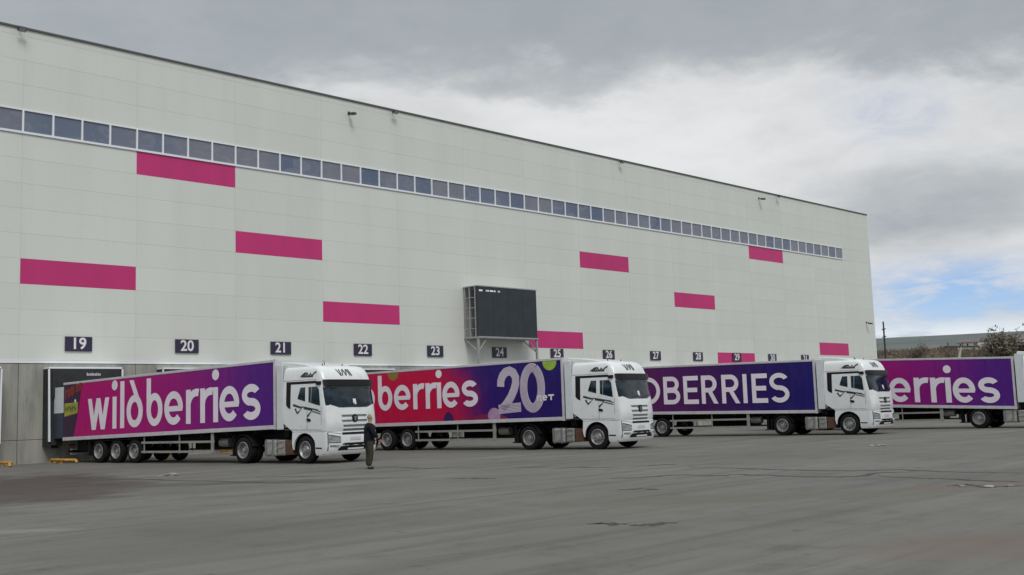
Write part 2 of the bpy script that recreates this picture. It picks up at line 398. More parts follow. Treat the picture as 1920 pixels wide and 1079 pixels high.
# window band: one frame per bay, four panes each
WZ0, WZ1 = Z0 + PH * 9 + .005, Z0 + PH * 10 - .005
fr = MB(); fr.box(0, BAY, -.05, .08, WZ0, WZ0 + .10); fr.box(0, BAY, -.03, .08, WZ1 - .06, WZ1)
for i in range(4): fr.box(i * BAY / 4 - .042 if i else 0, i * BAY / 4 + .042, -.04, .08, WZ0 + .10, WZ1 - .06)
fr.box(BAY - .042, BAY, -.04, .08, WZ0 + .10, WZ1 - .06)
frm = fr.mesh('window_frame'); frm.materials.append(M_TRIMW)
pn = MB().box(.043, BAY / 4 - .043, .03, .05, WZ0 + .10, WZ1 - .06).mesh('pane'); pn.materials.append(M_GLASSW)
for b in range(-2, 14):
    f_ = link('window_frame', frm, None, WH, (b * BAY, .0, 0))
    for i in range(4):
        p_ = link('pane', pn, None, f_, (i * BAY / 4, 0, 0))
        p_.rotation_euler = (R(random.uniform(-.0, .0)), 0, 0)
# concrete base: piers between the docks, in two lifts, and a head above each dock
DX0, DX1, DZ = 1.12, 4.52, 4.2
for b in range(-2, 15):
    x = b * BAY; pier = b == 14
    for (a, e) in (((0, BAY),) if pier else ((0, DX0), (DX1, BAY))):
        for (z0, z1) in ((-.3, 1.05), (1.07, 4.485)):
            MB().box(x + a + .012, x + e - .012, 0, .12, z0, z1).build('concrete_panel', M_CONC, WH, bevel=.012)
    if not pier:
        MB().box(x + DX0 - .008, x + DX1 + .008, 0.003, .12, DZ, 4.483).build('concrete_panel', M_CONC, WH)
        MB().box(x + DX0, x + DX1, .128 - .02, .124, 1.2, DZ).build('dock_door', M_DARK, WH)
        MB().box(x + DX0 - .005, x + DX1 + .005, .02, .122, -.3, 1.18).build('dock_sill', M_CONC, WH)

# dock shelters: black cushions, white edge strips, head curtain
def dock_shelter(b, num):
    x = b * BAY
    t = empty('dock_shelter', (x + (DX0 + DX1) / 2, -.01, 0), 0, 'black dock shelter with white edge strips under dock number %s' % num, 'dock shelter', 'dock shelters along the wall')
    hw = (DX1 - DX0) / 2
    for sg in (-1, 1):
        MB().box(sg * hw - .13 if sg > 0 else -hw - .02, hw + .02 if sg > 0 else -hw + .13, -.62, -.005, .75, DZ + .02).build('side_frame', M_RUB, t)
        MB().add([(sg * (hw + .025), -.70, .95), (sg * (hw - .06), -.70, .95), (sg * (hw - .01), -.66, DZ), (sg * (hw + .065), -.66, DZ),
                  (sg * (hw + .025), -.63, .95), (sg * (hw - .06), -.63, .95), (sg * (hw - .01), -.625, DZ), (sg * (hw + .065), -.625, DZ)],
                 [(0, 1, 2, 3), (4, 5, 6, 7), (0, 4, 7, 3), (1, 5, 6, 2), (0, 1, 5, 4), (3, 2, 6, 7)]).build('edge_strip', M_TRIMW, t)
        MB().box(sg * hw - .62 if sg > 0 else -hw + .13, hw - .13 if sg > 0 else -hw + .62, -.60, -.56, .8, DZ - .1).build('side_curtain', M_RUB, t)
        MB().box(sg * (hw - .5) - .12, sg * (hw - .5) + .12, -.2, -.005, .65, 1.1).build('bumper_block', M_RUB, t)
    MB().box(-hw - .02, hw + .02, -.62, -.005, DZ + .022, DZ + .10).build('head_frame', M_TRIMW, t)
    hc = MB().box(-hw + .13, hw - .13, -.66, -.62, 2.9, DZ + .015).build('head_curtain', M_RUB, t)
    mk = MB()
    for i in range(9): mk.box(.0 + i * .075, .05 + i * .075, -.668, -.662, DZ - .30, DZ - (.20 if i % 3 else .17))
    mk.build('printed_mark', M_RAIL, hc)
    return t


DOCKS = 'eighteen nineteen twenty twenty-one twenty-two twenty-three twenty-four twenty-five twenty-six twenty-seven twenty-eight twenty-nine thirty thirty-one'.split()
for b in range(-1, 13): dock_shelter(b, DOCKS[b + 1])

# number signs
NUM = 'nineteen twenty twenty-one twenty-two twenty-three twenty-four twenty-five twenty-six twenty-seven twenty-eight twenty-nine thirty thirty-one'.split()
for b in range(13):
    n_ = 19 + b
    t = empty('dock_number_sign', (b * BAY + 2.70, -.02, 5.40), 0, 'dark dock number sign with white numerals reading ' + NUM[b], 'sign', 'dock number signs')
    MB().box(-.64, .64, -.035, .005, -.34, .34).build('plate', M_SIGN, t)
    tm = text_mesh(str(n_), .74, .016); tm.materials.append(M_WHITEP)
    o = link('numerals', tm, None, t, (0, -.041, .0)); o.rotation_euler = (R(90), 0, 0)

# floodlights at the parapet and small cameras
for x, z, nm in ((-.25, 19.93, 'above the window band over the dock numbered nineteen'), (21.8, 19.9, 'at the parapet over the dock numbered twenty-two'), (43.5, 19.9, 'at the parapet over the dock numbered twenty-six'), (65.7, 19.93, 'at the parapet over the dock numbered thirty')):
    t = empty('floodlight', (x, -.03, z), 0, 'small dark floodlight ' + nm, 'floodlight', 'floodlights on the parapet'); t.scale = (.62,) * 3
    MB().box(-.04, .04, -.45, 0, -.06, .0).build('arm', M_BLACKLAMP, t)
    MB().prism([(-.40, -.34), (-.72, -.16), (-.66, -.02), (-.34, -.20)], -.30, .30).build('lamp_head', M_BLACKLAMP, t)
    MB().prism([(-.385, -.352), (-.70, -.175), (-.705, -.185), (-.39, -.362)], -.24, .24).build('lens', M_LENS, t)
for x, z, nm in ((18.55, 19.22, 'high on the wall over the dock numbered twenty-two'), (62.8, 19.34, 'high on the wall over the dock numbered thirty'), (81.2, 9.08, 'on the wall by the building corner')):
    t = empty('security_camera', (x, -.005, z), 0, 'small grey security camera ' + nm, 'camera', 'security cameras on the wall')
    MB().box(-.07, .07, -.03, 0, -.09, .09).build('mount', M_BLACKLAMP, t)
    MB().tube((0, -.02, 0), (0, -.28, -.05), .03, n=6).build('arm', M_BLACKLAMP, t)
    MB().prism([(-.2, -.16), (-.62, -.22), (-.62, -.08), (-.2, -.02)], -.09, .09).build('body', M_BLACKLAMP, t)

# LED display on its steel frame
SX0, SX1, SZ0, SZ1, SY = 27.28, 32.58, 6.30, 9.42, -1.30
t = empty('led_display', (30, 0, 0), 0, 'large dark LED display on a steel frame standing off the wall', 'display')
sc_ = MB().box(SX0 - 30, SX1 - 30, SY, SY + .16, SZ0, SZ1).build('screen_panel', M_SCREEN, t)
M_PX = mat('screen_text', (.5, .55, .58), .6, emit=((.6, .7, .75), .35))
for (a, e) in ((.12, .42), (.72, .80), (.84, .98), (1.06, 1.36), (1.42, 1.56), (1.78, 1.86), (1.9, 1.96)):
    MB().box(SX0 - 30 + a, SX0 - 30 + e, SY - .008, SY - .004, SZ1 - .30, SZ1 - .20).build('lit_text', M_PX, sc_)
for i in range(1, 4):
    MB().box(SX0 - 30 + i * 1.325 - .006, SX0 - 30 + i * 1.325 + .006, SY - .003, SY + .01, SZ0, SZ1).build('module_joint', M_CABDK, sc_)
MB().box(SX0 - 30.04, SX1 - 29.96, SY - .02, -.02, SZ1 + .004, SZ1 + .07).build('top_deck', M_STEEL, t)
MB().box(SX0 - 30.04, SX1 - 29.96, SY - .05, -.02, SZ0 - .10, SZ0 - .004).build('bottom_deck', M_STEEL, t)
for x in (SX0 - 29.98, SX1 - 30.02):
    for y in (SY + .25, SY + .75, -.12):
        MB().box(x - .04, x + .04, y - .04, y + .04, SZ0, SZ1).build('upright', M_STEEL, t)
    for k in range(4):
        z = SZ0 + .5 + k * .65
        MB().tube((x, SY + .25, z), (x, -.12, z), .025, n=6).build('side_bar', M_STEEL, t)
    MB().box(x - .06, x + .06, SY + .02, SY + .14, 3.55, SZ0 - .1).build('leg', M_STEEL, t)
    MB().box(x - .06, x + .06, SY + .02, -.005, 3.43, 3.55).build('leg_bracket', M_STEEL, t)
    sg = 1 if x < 0 else -1
    MB().tube((x, SY + .08, SZ0 - .95), (x + sg * .75, SY + .08, SZ0 - .1), .035, n=6).build('brace', M_STEEL, t)
    MB().tube((x, SY + .08, SZ0 - .95), (x, -.02, SZ0 - .1), .035, n=6).build('brace', M_STEEL, t)

# yellow wheel guides beside the docks
GD = [(-1.0, 'beside the concrete pier left of the dock numbered nineteen'), (1.25, 'at the rear of the trailer with the dark sticker corner'), (6.75, 'left of the dock numbered twenty'), (9.75, 'right of the dock numbered twenty'), (12.3, 'left of the dock numbered twenty-one'), (15.2, 'right of the dock numbered twenty-one')]
for i, (x, nm) in enumerate(GD):
    sg = 1 if i % 2 else -1
    t = empty('wheel_guide', (x, -.6, 0), 0, 'low yellow steel wheel guide ' + nm, 'wheel guide', 'yellow wheel guides by the docks')
    MB().path([(0, 0, .02), (0, -.10, .15), (0, -1.5, .15), (sg * .28, -1.95, .14), (sg * .30, -2.05, .02)], .06, 8).build('rail', M_YEL, t, smooth=True)
    for y in (-.5, -1.2): MB().tube((0, y, 0), (0, y, .14), .045, n=6).build('post', M_YEL, t)
    for y in (0, -.5, -1.2): MB().box(-.12, .12, y - .1, y + .1, .004, .02).build('foot_plate', M_YEL, t)

# ------------------------------------------------------------------ lettering made of flat strokes
class Print:
    """flat vinyl print on a trailer side; r runs left to right along the side, z up"""
    def __init__(s, fn): s.mb = MB(); s.fn = fn; s.k = 0
    def strip(s, a, b):
        s.k += 1; n = len(a)
        s.mb.add([s.fn(r, z, s.k) for r, z in a] + [s.fn(r, z, s.k) for r, z in b], [(i, i + 1, n + i + 1, n + i) for i in range(n - 1)])
    def poly(s, pts): s.k += 1; s.mb.add([s.fn(r, z, s.k) for r, z in pts], [tuple(range(len(pts)))])
    def rect(s, x0, x1, z0, z1): s.poly([(x0, z0), (x1, z0), (x1, z1), (x0, z1)])
    def bar(s, x0, z0, x1, z1, t): s.poly([(x0 - t / 2, z0), (x0 + t / 2, z0), (x1 + t / 2, z1), (x1 - t / 2, z1)])
    def ell(s, cx, cz, rx, rz, a0, a1, t, n=28):
        A = [R(a0 + (a1 - a0) * i / n) for i in range(n + 1)]
        s.strip([(cx + (rx + t / 2) * math.cos(a), cz + (rz + t / 2) * math.sin(a)) for a in A], [(cx + (rx - t / 2) * math.cos(a), cz + (rz - t / 2) * math.sin(a)) for a in A])
    def disc(s, cx, cz, rr, zmax=1e9, zmin=-1e9, n=24): s.poly([(cx + rr * math.cos(2 * math.pi * i / n), max(zmin, min(zmax, cz + rr * math.sin(2 * math.pi * i / n)))) for i in range(n)])
    def ribbon(s, pts, w, off=0.0):
        n = len(pts); P = [Vector((*p, 0)) for p in pts]; a = []; b = []
        for i in range(n):
            t = (P[min(n - 1, i + 1)] - P[max(0, i - 1)]).normalized(); nn = Vector((-t.y, t.x, 0))
            a.append(tuple((P[i] + nn * (off + w / 2))[:2])); b.append(tuple((P[i] + nn * (off - w / 2))[:2]))
        s.strip(a, b)
    # lower case
    def w(s, x0, x1, zb, H, A, t):
        W_ = x1 - x0; xs = [x0 + t / 2, x0 + .29 * W_, x0 + .5 * W_, x0 + .71 * W_, x1 - t / 2]; zz = [zb + H, zb, zb + H, zb, zb + H]
        for i in range(4): s.bar(xs[i], zz[i], xs[i + 1], zz[i + 1], t)
    def i(s, x0, x1, zb, H, A, t): s.rect((x0 + x1 - t) / 2, (x0 + x1 + t) / 2, zb, zb + H); s.disc((x0 + x1) / 2, zb + A * .93, t * .72)
    def l(s, x0, x1, zb, H, A, t): s.rect((x0 + x1 - t) / 2, (x0 + x1 + t) / 2, zb, zb + A)
    def bowl(s, x0, x1, zb, H, t): s.ell((x0 + x1) / 2, zb + H / 2, (x1 - x0 - t) / 2, (H - t) / 2, 0, 360, t)
    def d(s, x0, x1, zb, H, A, t): s.bowl(x0, x1, zb, H, t); s.bar(x0 + .30 * (x1 - x0), zb + A, x1 - t * .60, zb + H * .60, t * 1.0)
    def b(s, x0, x1, zb, H, A, t): s.rect(x0, x0 + t, zb + H * .45, zb + A); s.bowl(x0, x1, zb, H, t)
    def e(s, x0, x1, zb, H, A, t): s.ell((x0 + x1) / 2, zb + H / 2, (x1 - x0 - t) / 2, (H - t) / 2, -4, 318, t); s.rect(x0 + t * .5, x1 - t * .12, zb + H * .40, zb + H * .40 + t * .72)
    def r(s, x0, x1, zb, H, A, t):
        s.rect(x0, x0 + t, zb, zb + H); W_ = x1 - x0; s.ell(x0 + W_ * .86, zb + H * .52, W_ * .86 - t / 2, H * .49 - t / 2, 178, 76, t)
    def s_(s, x0, x1, zb, H, A, t):
        cx, rx, rz = (x0 + x1) / 2, (x1 - x0 - t) / 2, (H - t) / 4
        s.ell(cx, zb + H - t / 2 - rz, rx, rz, 28, 262, t); s.ell(cx, zb + t / 2 + rz, rx, rz, 98, -150, t)
        s.bar(cx - rx * .28, zb + H / 2 + t * .48, cx + rx * .28, zb + H / 2 - t * .48, t * .9)
    # capitals
    def E(s, x0, x1, zb, H, A, t):
        s.rect(x0, x0 + t, zb, zb + H); s.rect(x0 + t * .5, x1, zb, zb + t); s.rect(x0 + t * .5, x1, zb + H - t, zb + H); s.rect(x0 + t * .5, x1 - t * .3, zb + H / 2 - t / 2, zb + H / 2 + t / 2)
    def I(s, x0, x1, zb, H, A, t): s.rect((x0 + x1 - t) / 2, (x0 + x1 + t) / 2, zb, zb + H)
    def L(s, x0, x1, zb, H, A, t): s.rect(x0, x0 + t, zb, zb + H); s.rect(x0 + t * .5, x1, zb, zb + t)
    def W(s, x0, x1, zb, H, A, t): s.w(x0, x1, zb, H, A, t)
    def lobe(s, x0, x1, z0, z1, t):
        rz = (z1 - z0 - t) / 2; xm = max(x0 + t, x1 - t / 2 - rz * 1.05)
        s.rect(x0 + t * .5, xm, z1 - t, z1); s.rect(x0 + t * .5, xm, z0, z0 + t); s.ell(xm, (z0 + z1) / 2, x1 - t / 2 - xm, rz, 92, -92, t)
    def D(s, x0, x1, zb, H, A, t): s.rect(x0, x0 + t, zb, zb + H); s.lobe(x0, x1, zb, zb + H, t)
    def B(s, x0, x1, zb, H, A, t): s.rect(x0, x0 + t, zb, zb + H); s.lobe(x0, x1 - .06, zb + H * .5 - t * .35, zb + H, t); s.lobe(x0, x1, zb, zb + H * .5 + t * .45, t)
    def Rr(s, x0, x1, zb, H, A, t): s.rect(x0, x0 + t, zb, zb + H); s.lobe(x0, x1 - .03, zb + H * .40, zb + H, t); s.bar(x0 + (x1 - x0) * .52, zb + H * .44, x1 - t * .45, zb, t * 1.12)


WORD = [('w', 1.95, 3.55), ('i', 3.80, 4.10), ('l', 4.36, 4.66), ('d', 4.82, 5.96), ('b', 6.22, 7.30), ('e', 7.42, 8.64), ('r', 8.84, 9.62), ('r', 9.74, 10.50), ('i', 10.52, 10.86), ('e', 10.92, 12.10), ('s_', 12.26, 13.32)]
CAPS = [('W', 1.0, 2.75), ('I', 2.95, 3.2), ('L', 3.42, 4.1), ('D', 4.25, 5.30), ('B', 5.52, 6.54), ('E', 6.76, 7.66), ('Rr', 7.84, 8.78), ('Rr', 9.03, 10.03), ('I', 10.24, 10.48), ('E', 10.74, 11.60), ('s_', 11.72, 12.76)]

# ------------------------------------------------------------------ shared wheels
TR = .50
tyre = MB().lathe([(-.14, .30), (-.15, .33), (-.15, TR - .07), (-.125, TR - .015), (-.06, TR), (.06, TR), (.125, TR - .015), (.15, TR - .07), (.15, .33), (.14, .30)], 28).mesh('wheel', True, 50); tyre.materials.append(M_TYRE)
rim_s = MB().lathe([(-.155, .315), (-.165, .30), (-.13, .275), (-.06, .255), (-.055, .17), (-.10, .15), (-.135, .12), (-.135, .10), (-.17, .095), (-.175, 0.001)], 24)
for i in range(10):
    a = 2 * math.pi * i / 10; rim_s.tube((-.145, .118 * math.cos(a), .118 * math.sin(a)), (-.165, .118 * math.cos(a), .118 * math.sin(a)), .012, n=5)
rim_f = rim_s.mesh('rim', True, 40); rim_f.materials.append(M_RIM)
rim_d = MB().lathe([(-.155, .318), (-.165, .30), (-.13, .285), (.02, .275), (.04, .2), (.03, .14), (-.04, .135), (-.05, .09), (-.12, .085), (-.125, 0.001)], 24).mesh('rim', True, 40); rim_d.materials.append(M_RIM)
holes = MB()
for i in range(10):
    a = 2 * math.pi * i / 10; holes.tube((-.058, .215 * math.cos(a), .215 * math.sin(a)), (-.064, .215 * math.cos(a), .215 * math.sin(a)), .028, n=8)
holes_m = holes.mesh('rim_opening'); holes_m.materials.append(M_HUB)


def wheel(parent, x, y, z=TR, kind='front', side=-1, rz=0.0):
    o = link('wheel', tyre, None, parent, (x, y, z)); o.rotation_euler = (random.uniform(0, 6), 0, (0 if side < 0 else math.pi) + rz)
    if kind != 'inner':
        r_ = link('rim', rim_f if kind == 'front' else rim_d, None, o)
        if kind == 'front': link('rim_opening', holes_m, None, o)
    return o


# ------------------------------------------------------------------ semi trailer
LT, TZB, TZT, HWD = 14.10, 1.14, 3.71, 1.25


def trailer(X, Y, yaw, pitch, ramp, label, cfg):
    yw = R(yaw); pt = R(pitch)
    loc = (X + HWD * math.cos(yw), Y - HWD * math.sin(yw), 0)
    t = empty('semi_trailer', loc, -yw, label, 'trailer', 'semi trailers')
    tz = lambda s: pt * (6 - s)
    def sk(mb): mb.v = [(x, y, z + tz(y)) for x, y, z in mb.v]; return mb
    sidem = grad_mat('side_print', ramp, LT, cfg.get('wobble', 0))
    L1 = LT - .02
    # body
    sk(MB().box(-HWD + .03, HWD - .03, .03, L1, TZB + .1, TZT - .03)).build('box_body', M_BOXW, t)
    np_ = 11; w = (L1 - .10) / np_
    for i in range(np_):
        for sg in (-1, 1):
            a, e = (-HWD, -HWD + .028) if sg < 0 else (HWD - .028, HWD)
            sk(MB().box(a, e, .05 + i * w + .004, .05 + (i + 1) * w - .004, TZB + .155, TZT - .105)).build('side_panel', sidem, t)
    for sg in (-1, 1):
        a, e = (-HWD - .012, -HWD + .06) if sg < 0 else (HWD - .06, HWD + .012)
        sk(MB().box(a, e, 0, LT, TZB, TZB + .15)).build('bottom_rail', M_RAIL, t, bevel=.01)
        sk(MB().box(a, e, 0, LT, TZT - .10, TZT)).build('top_rail', M_RAIL, t, bevel=.01)
        sk(MB().box(a - .004, e + .004, -.03, .06, TZB - .01, TZT + .005)).build('corner_post', M_RAIL, t)
    sk(MB().box(-HWD + .06, HWD - .06, 0.0, .028, TZB + .02, TZT - .02)).build('front_wall', M_BOXW, t)
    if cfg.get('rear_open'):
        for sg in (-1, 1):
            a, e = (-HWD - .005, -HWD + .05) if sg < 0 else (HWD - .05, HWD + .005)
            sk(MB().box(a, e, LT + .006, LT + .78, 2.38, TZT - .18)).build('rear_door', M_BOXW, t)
            sk(MB().box(a, e, LT + .006, LT + .78, TZB + .12, 2.375)).build('rear_shadow_panel', M_BOXD, t)  # lower half of the rear section coloured dark, its shadow painted in
    else:
        for x0, x1 in ((-HWD + .06, -.006), (.006, HWD - .06)):
            sk(MB().box(x0, x1, L1 + .001, LT + .02, TZB + .16, TZT - .11)).build('rear_door', M_BOXW, t)
    # lettering
    fn = lambda r, z, k: (-HWD - .004 - .0007 * k, LT - r, z + tz(LT - r))
    P = Print(fn); sc, off, zb, H, A, th = cfg['word']
    for gl, x0, x1 in cfg['glyphs']: getattr(P, gl)(x0 * sc + off, x1 * sc + off, zb, H, A, th)
    P.mb.build('lettering', M_LET, t)
    if cfg.get('extra'): cfg['extra'](t, fn)
    # running gear
    for x in (-.45, .45):
        sk(MB().box(x - .06, x + .06, .35, LT - .1, .82, TZB - .002)).build('chassis_beam', M_CHAS, t)
    for y in [1.2 + 1.6 * i for i in range(8)]: sk(MB().box(-HWD + .08, HWD - .08, y, y + .08, TZB - .12, TZB - .004)).build('cross_member', M_CHAS, t)
    for y in cfg.get('axles', (8.82, 10.11, 11.38)):
        MB().tube((-1.0, y, TR), (1.0, y, TR), .07, n=8).build('axle', M_CHAS, t)
        for sg in (-1, 1): wheel(t, sg * 1.06, y, TR, 'trailer', sg)
    for sg in (-1, 1):
        sk(MB().box(sg * 1.08 - .14, sg * 1.08 + .14, 8.2, 12.05, 1.045, 1.07)).build('mudguard', M_CHAS, t)
        MB().box(sg * 1.08 - .17, sg * 1.08 + .17, 12.05, 12.08, .32, 1.06).build('mudflap', M_CHAS, t)
        x = sg * (HWD - .06); gs = .5 * (tz(3.6) + tz(8.3))
        for z in (.46, .84): MB().box(x - .02, x + .02, 3.60, 8.30, z - .042 + gs, z + .042 + gs).build('guard_rail', M_GUARD, t)
        for y in (3.62, 5.75, 8.1):
            wd = .16 if y == 3.62 else .045
            MB().box(x - .016, x + .016, y, y + wd, .40 + gs, TZB + .02 + gs).build('guard_post', M_GUARD, t)
        MB().box(sg * .85 - .07, sg * .85 + .07, 2.68, 2.84, .32, 1.1).build('landing_leg', M_CHAS, t)
        MB().box(sg * .85 - .14, sg * .85 + .14, 2.62, 2.90, .28, .32).build('leg_foot', M_CHAS, t)
        MB().box(sg * .75 - .28, sg * .75 + .28, LT - .35, LT - .25, .36, .60).build('underrun_plate', M_RAIL, t)
        for z0, z1, mm in ((.72, .84, M_RUST),): MB().box(sg * 1.0 - .2, sg * 1.0 + .2, LT - .26, LT - .22, z0, z1).build('tail_lamp', mm, t)
    MB().box(-1.2, 1.2, LT - .40, LT - .351, .44, .56).build('underrun_bar', M_CHAS, t)
    MB().box(-.9, -.25, 12.35, 13.5, .5, 1.0).build('tool_box', M_CHAS, t, bevel=.02)
    MB().tube((-.7, 3.2, .78), (-.7, 3.75, .78), .17, n=12).build('air_tank', M_TANK, t, smooth=True)
    MB().box(.2, 1.1, 4.2, 6.6, .5, 1.0).build('pallet_box', M_CHAS, t)
    return t


# ------------------------------------------------------------------ tractor unit
NS, CORN = 3.6, .32
LEV = [(1.14, -2.84, 1.245, -.95), (1.22, -2.87, 1.25, -.85), (1.46, -2.87, 1.25, -.46), (1.95, -2.82, 1.25, -.45), (2.30, -2.74, 1.245, -.45), (2.72, -2.68, 1.235, -.45), (2.96, -2.63, 1.225, -.45), (3.20, -2.53, 1.205, -.46), (3.36, -2.42, 1.18, -.47), (3.455, -2.30, 1.13, -.49), (3.505, -2.13, 1.03, -.52), (3.52, -1.9, .9, -.6)]
LOW = [(.30, -2.78, 1.21, -2.14), (.40, -2.86, 1.24, -2.12), (.62, -2.90, 1.25, -2.12), (1.0, -2.89, 1.25, -2.12), (1.128, -2.87, 1.248, -2.12)]


def prof(z, lev):
    if z <= lev[0][0]: return lev[0][1:]
    for a, b in zip(lev, lev[1:]):
        if z <= b[0]:
            k = (z - a[0]) / (b[0] - a[0]); return tuple(p + (q_ - p) * k for p, q_ in zip(a[1:], b[1:]))
    return lev[-1][1:]


def allprof(z): return prof(z, LOW if z < 1.135 else LEV)


def fpt(x, z):
    ns, hw, _ = allprof(z); k = min(1, abs(x) / hw)
    return Vector((x, ns + CORN * (1 - (1 - k ** NS) ** (1 / NS)), z))


def shell(lev, nside=5, nf=22):
    mb = MB(); rings = []
    for z, ns, hw, rear in lev:
        ring = []
        for i in range(nside): ring.append((-hw, rear + (ns + CORN - rear) * i / nside, z))
        for i in range(nf + 1):
            a = math.pi * i / nf - math.pi / 2; sn, cs = math.sin(a), math.cos(a)
            ring.append((hw * math.copysign(abs(sn) ** (2 / NS), sn), ns + CORN * (1 - max(0, cs) ** (2 / NS)), z))
        for i in range(nside): ring.append((hw, rear + (ns + CORN - rear) * (nside - 1 - i) / nside, z))
        rings.append(ring)
    n = len(rings[0])
    for r_ in rings: mb.v += r_
    for j in range(len(rings) - 1):
        for i in range(n): mb.f.append((j * n + i, j * n + (i + 1) % n, (j + 1) * n + (i + 1) % n, (j + 1) * n + i))
    mb.f += [tuple(range(n))[::-1], tuple((len(rings) - 1) * n + i for i in range(n))]
    return mb


def fpatch(x0, x1, zb, zt, off, nx=16, nz=4, thick=0.0):
    """piece of the cab front, set off from it; zb/zt may be functions of x"""
    zb_ = zb if callable(zb) else (lambda x: zb); zt_ = zt if callable(zt) else (lambda x: zt)
    mb = MB()
    for i in range(nx + 1):
        x = x0 + (x1 - x0) * i / nx
        for j in range(nz + 1):
            z = zb_(x) + (zt_(x) - zb_(x)) * j / nz; e = .01
            p = fpt(x, z); tx = fpt(x + e, z) - fpt(x - e, z) if abs(x) + e < allprof(z)[1] else Vector((0, 1 if x > 0 else -1, 0)) * .02
            tzv = fpt(x, z + e) - fpt(x, z - e); nn = tx.cross(tzv).normalized()
            if nn.y > 0 and abs(x) < 1.1: nn = -nn
            if nn.x * x < 0 and abs(x) >= 1.1: nn = -nn
            mb.v.append(tuple(p + nn * off))
    k = nz + 1
    mb.f = [(i * k + j, (i + 1) * k + j, (i + 1) * k + j + 1, i * k + j + 1) for i in range(nx) for j in range(nz)]
    return mb


def spatch(poly, sg, off, th=.012):
    """flat piece on a cab side: polygon of (s,z)"""
    n = len(poly); o = [(sg * (allprof(z)[1] + off), y, z) for y, z in poly]; i_ = [(sg * (allprof(z)[1] + off - th), y, z) for y, z in poly]
    return MB().add(o + i_, [tuple(range(n)), tuple(range(n, 2 * n))] + [(a, (a + 1) % n, n + (a + 1) % n, n + a) for a in range(n)])


def thick_line(pts, w):
    out = []; n = len(pts); L_, R_ = [], []
    P = [Vector((*p, 0)) for p in pts]
    for i in range(n):
        t = (P[min(n - 1, i + 1)] - P[max(0, i - 1)]).normalized(); nn = Vector((-t.y, t.x, 0)) * w / 2
        L_.append(tuple((P[i] + nn)[:2])); R_.append(tuple((P[i] - nn)[:2]))
    return L_ + R_[::-1]


CABM = {}
CABM['cab_shell'] = shell(LEV).mesh('cab_shell', True, 40)
CABM['bumper'] = shell(LOW).mesh('front_bumper', True, 40)


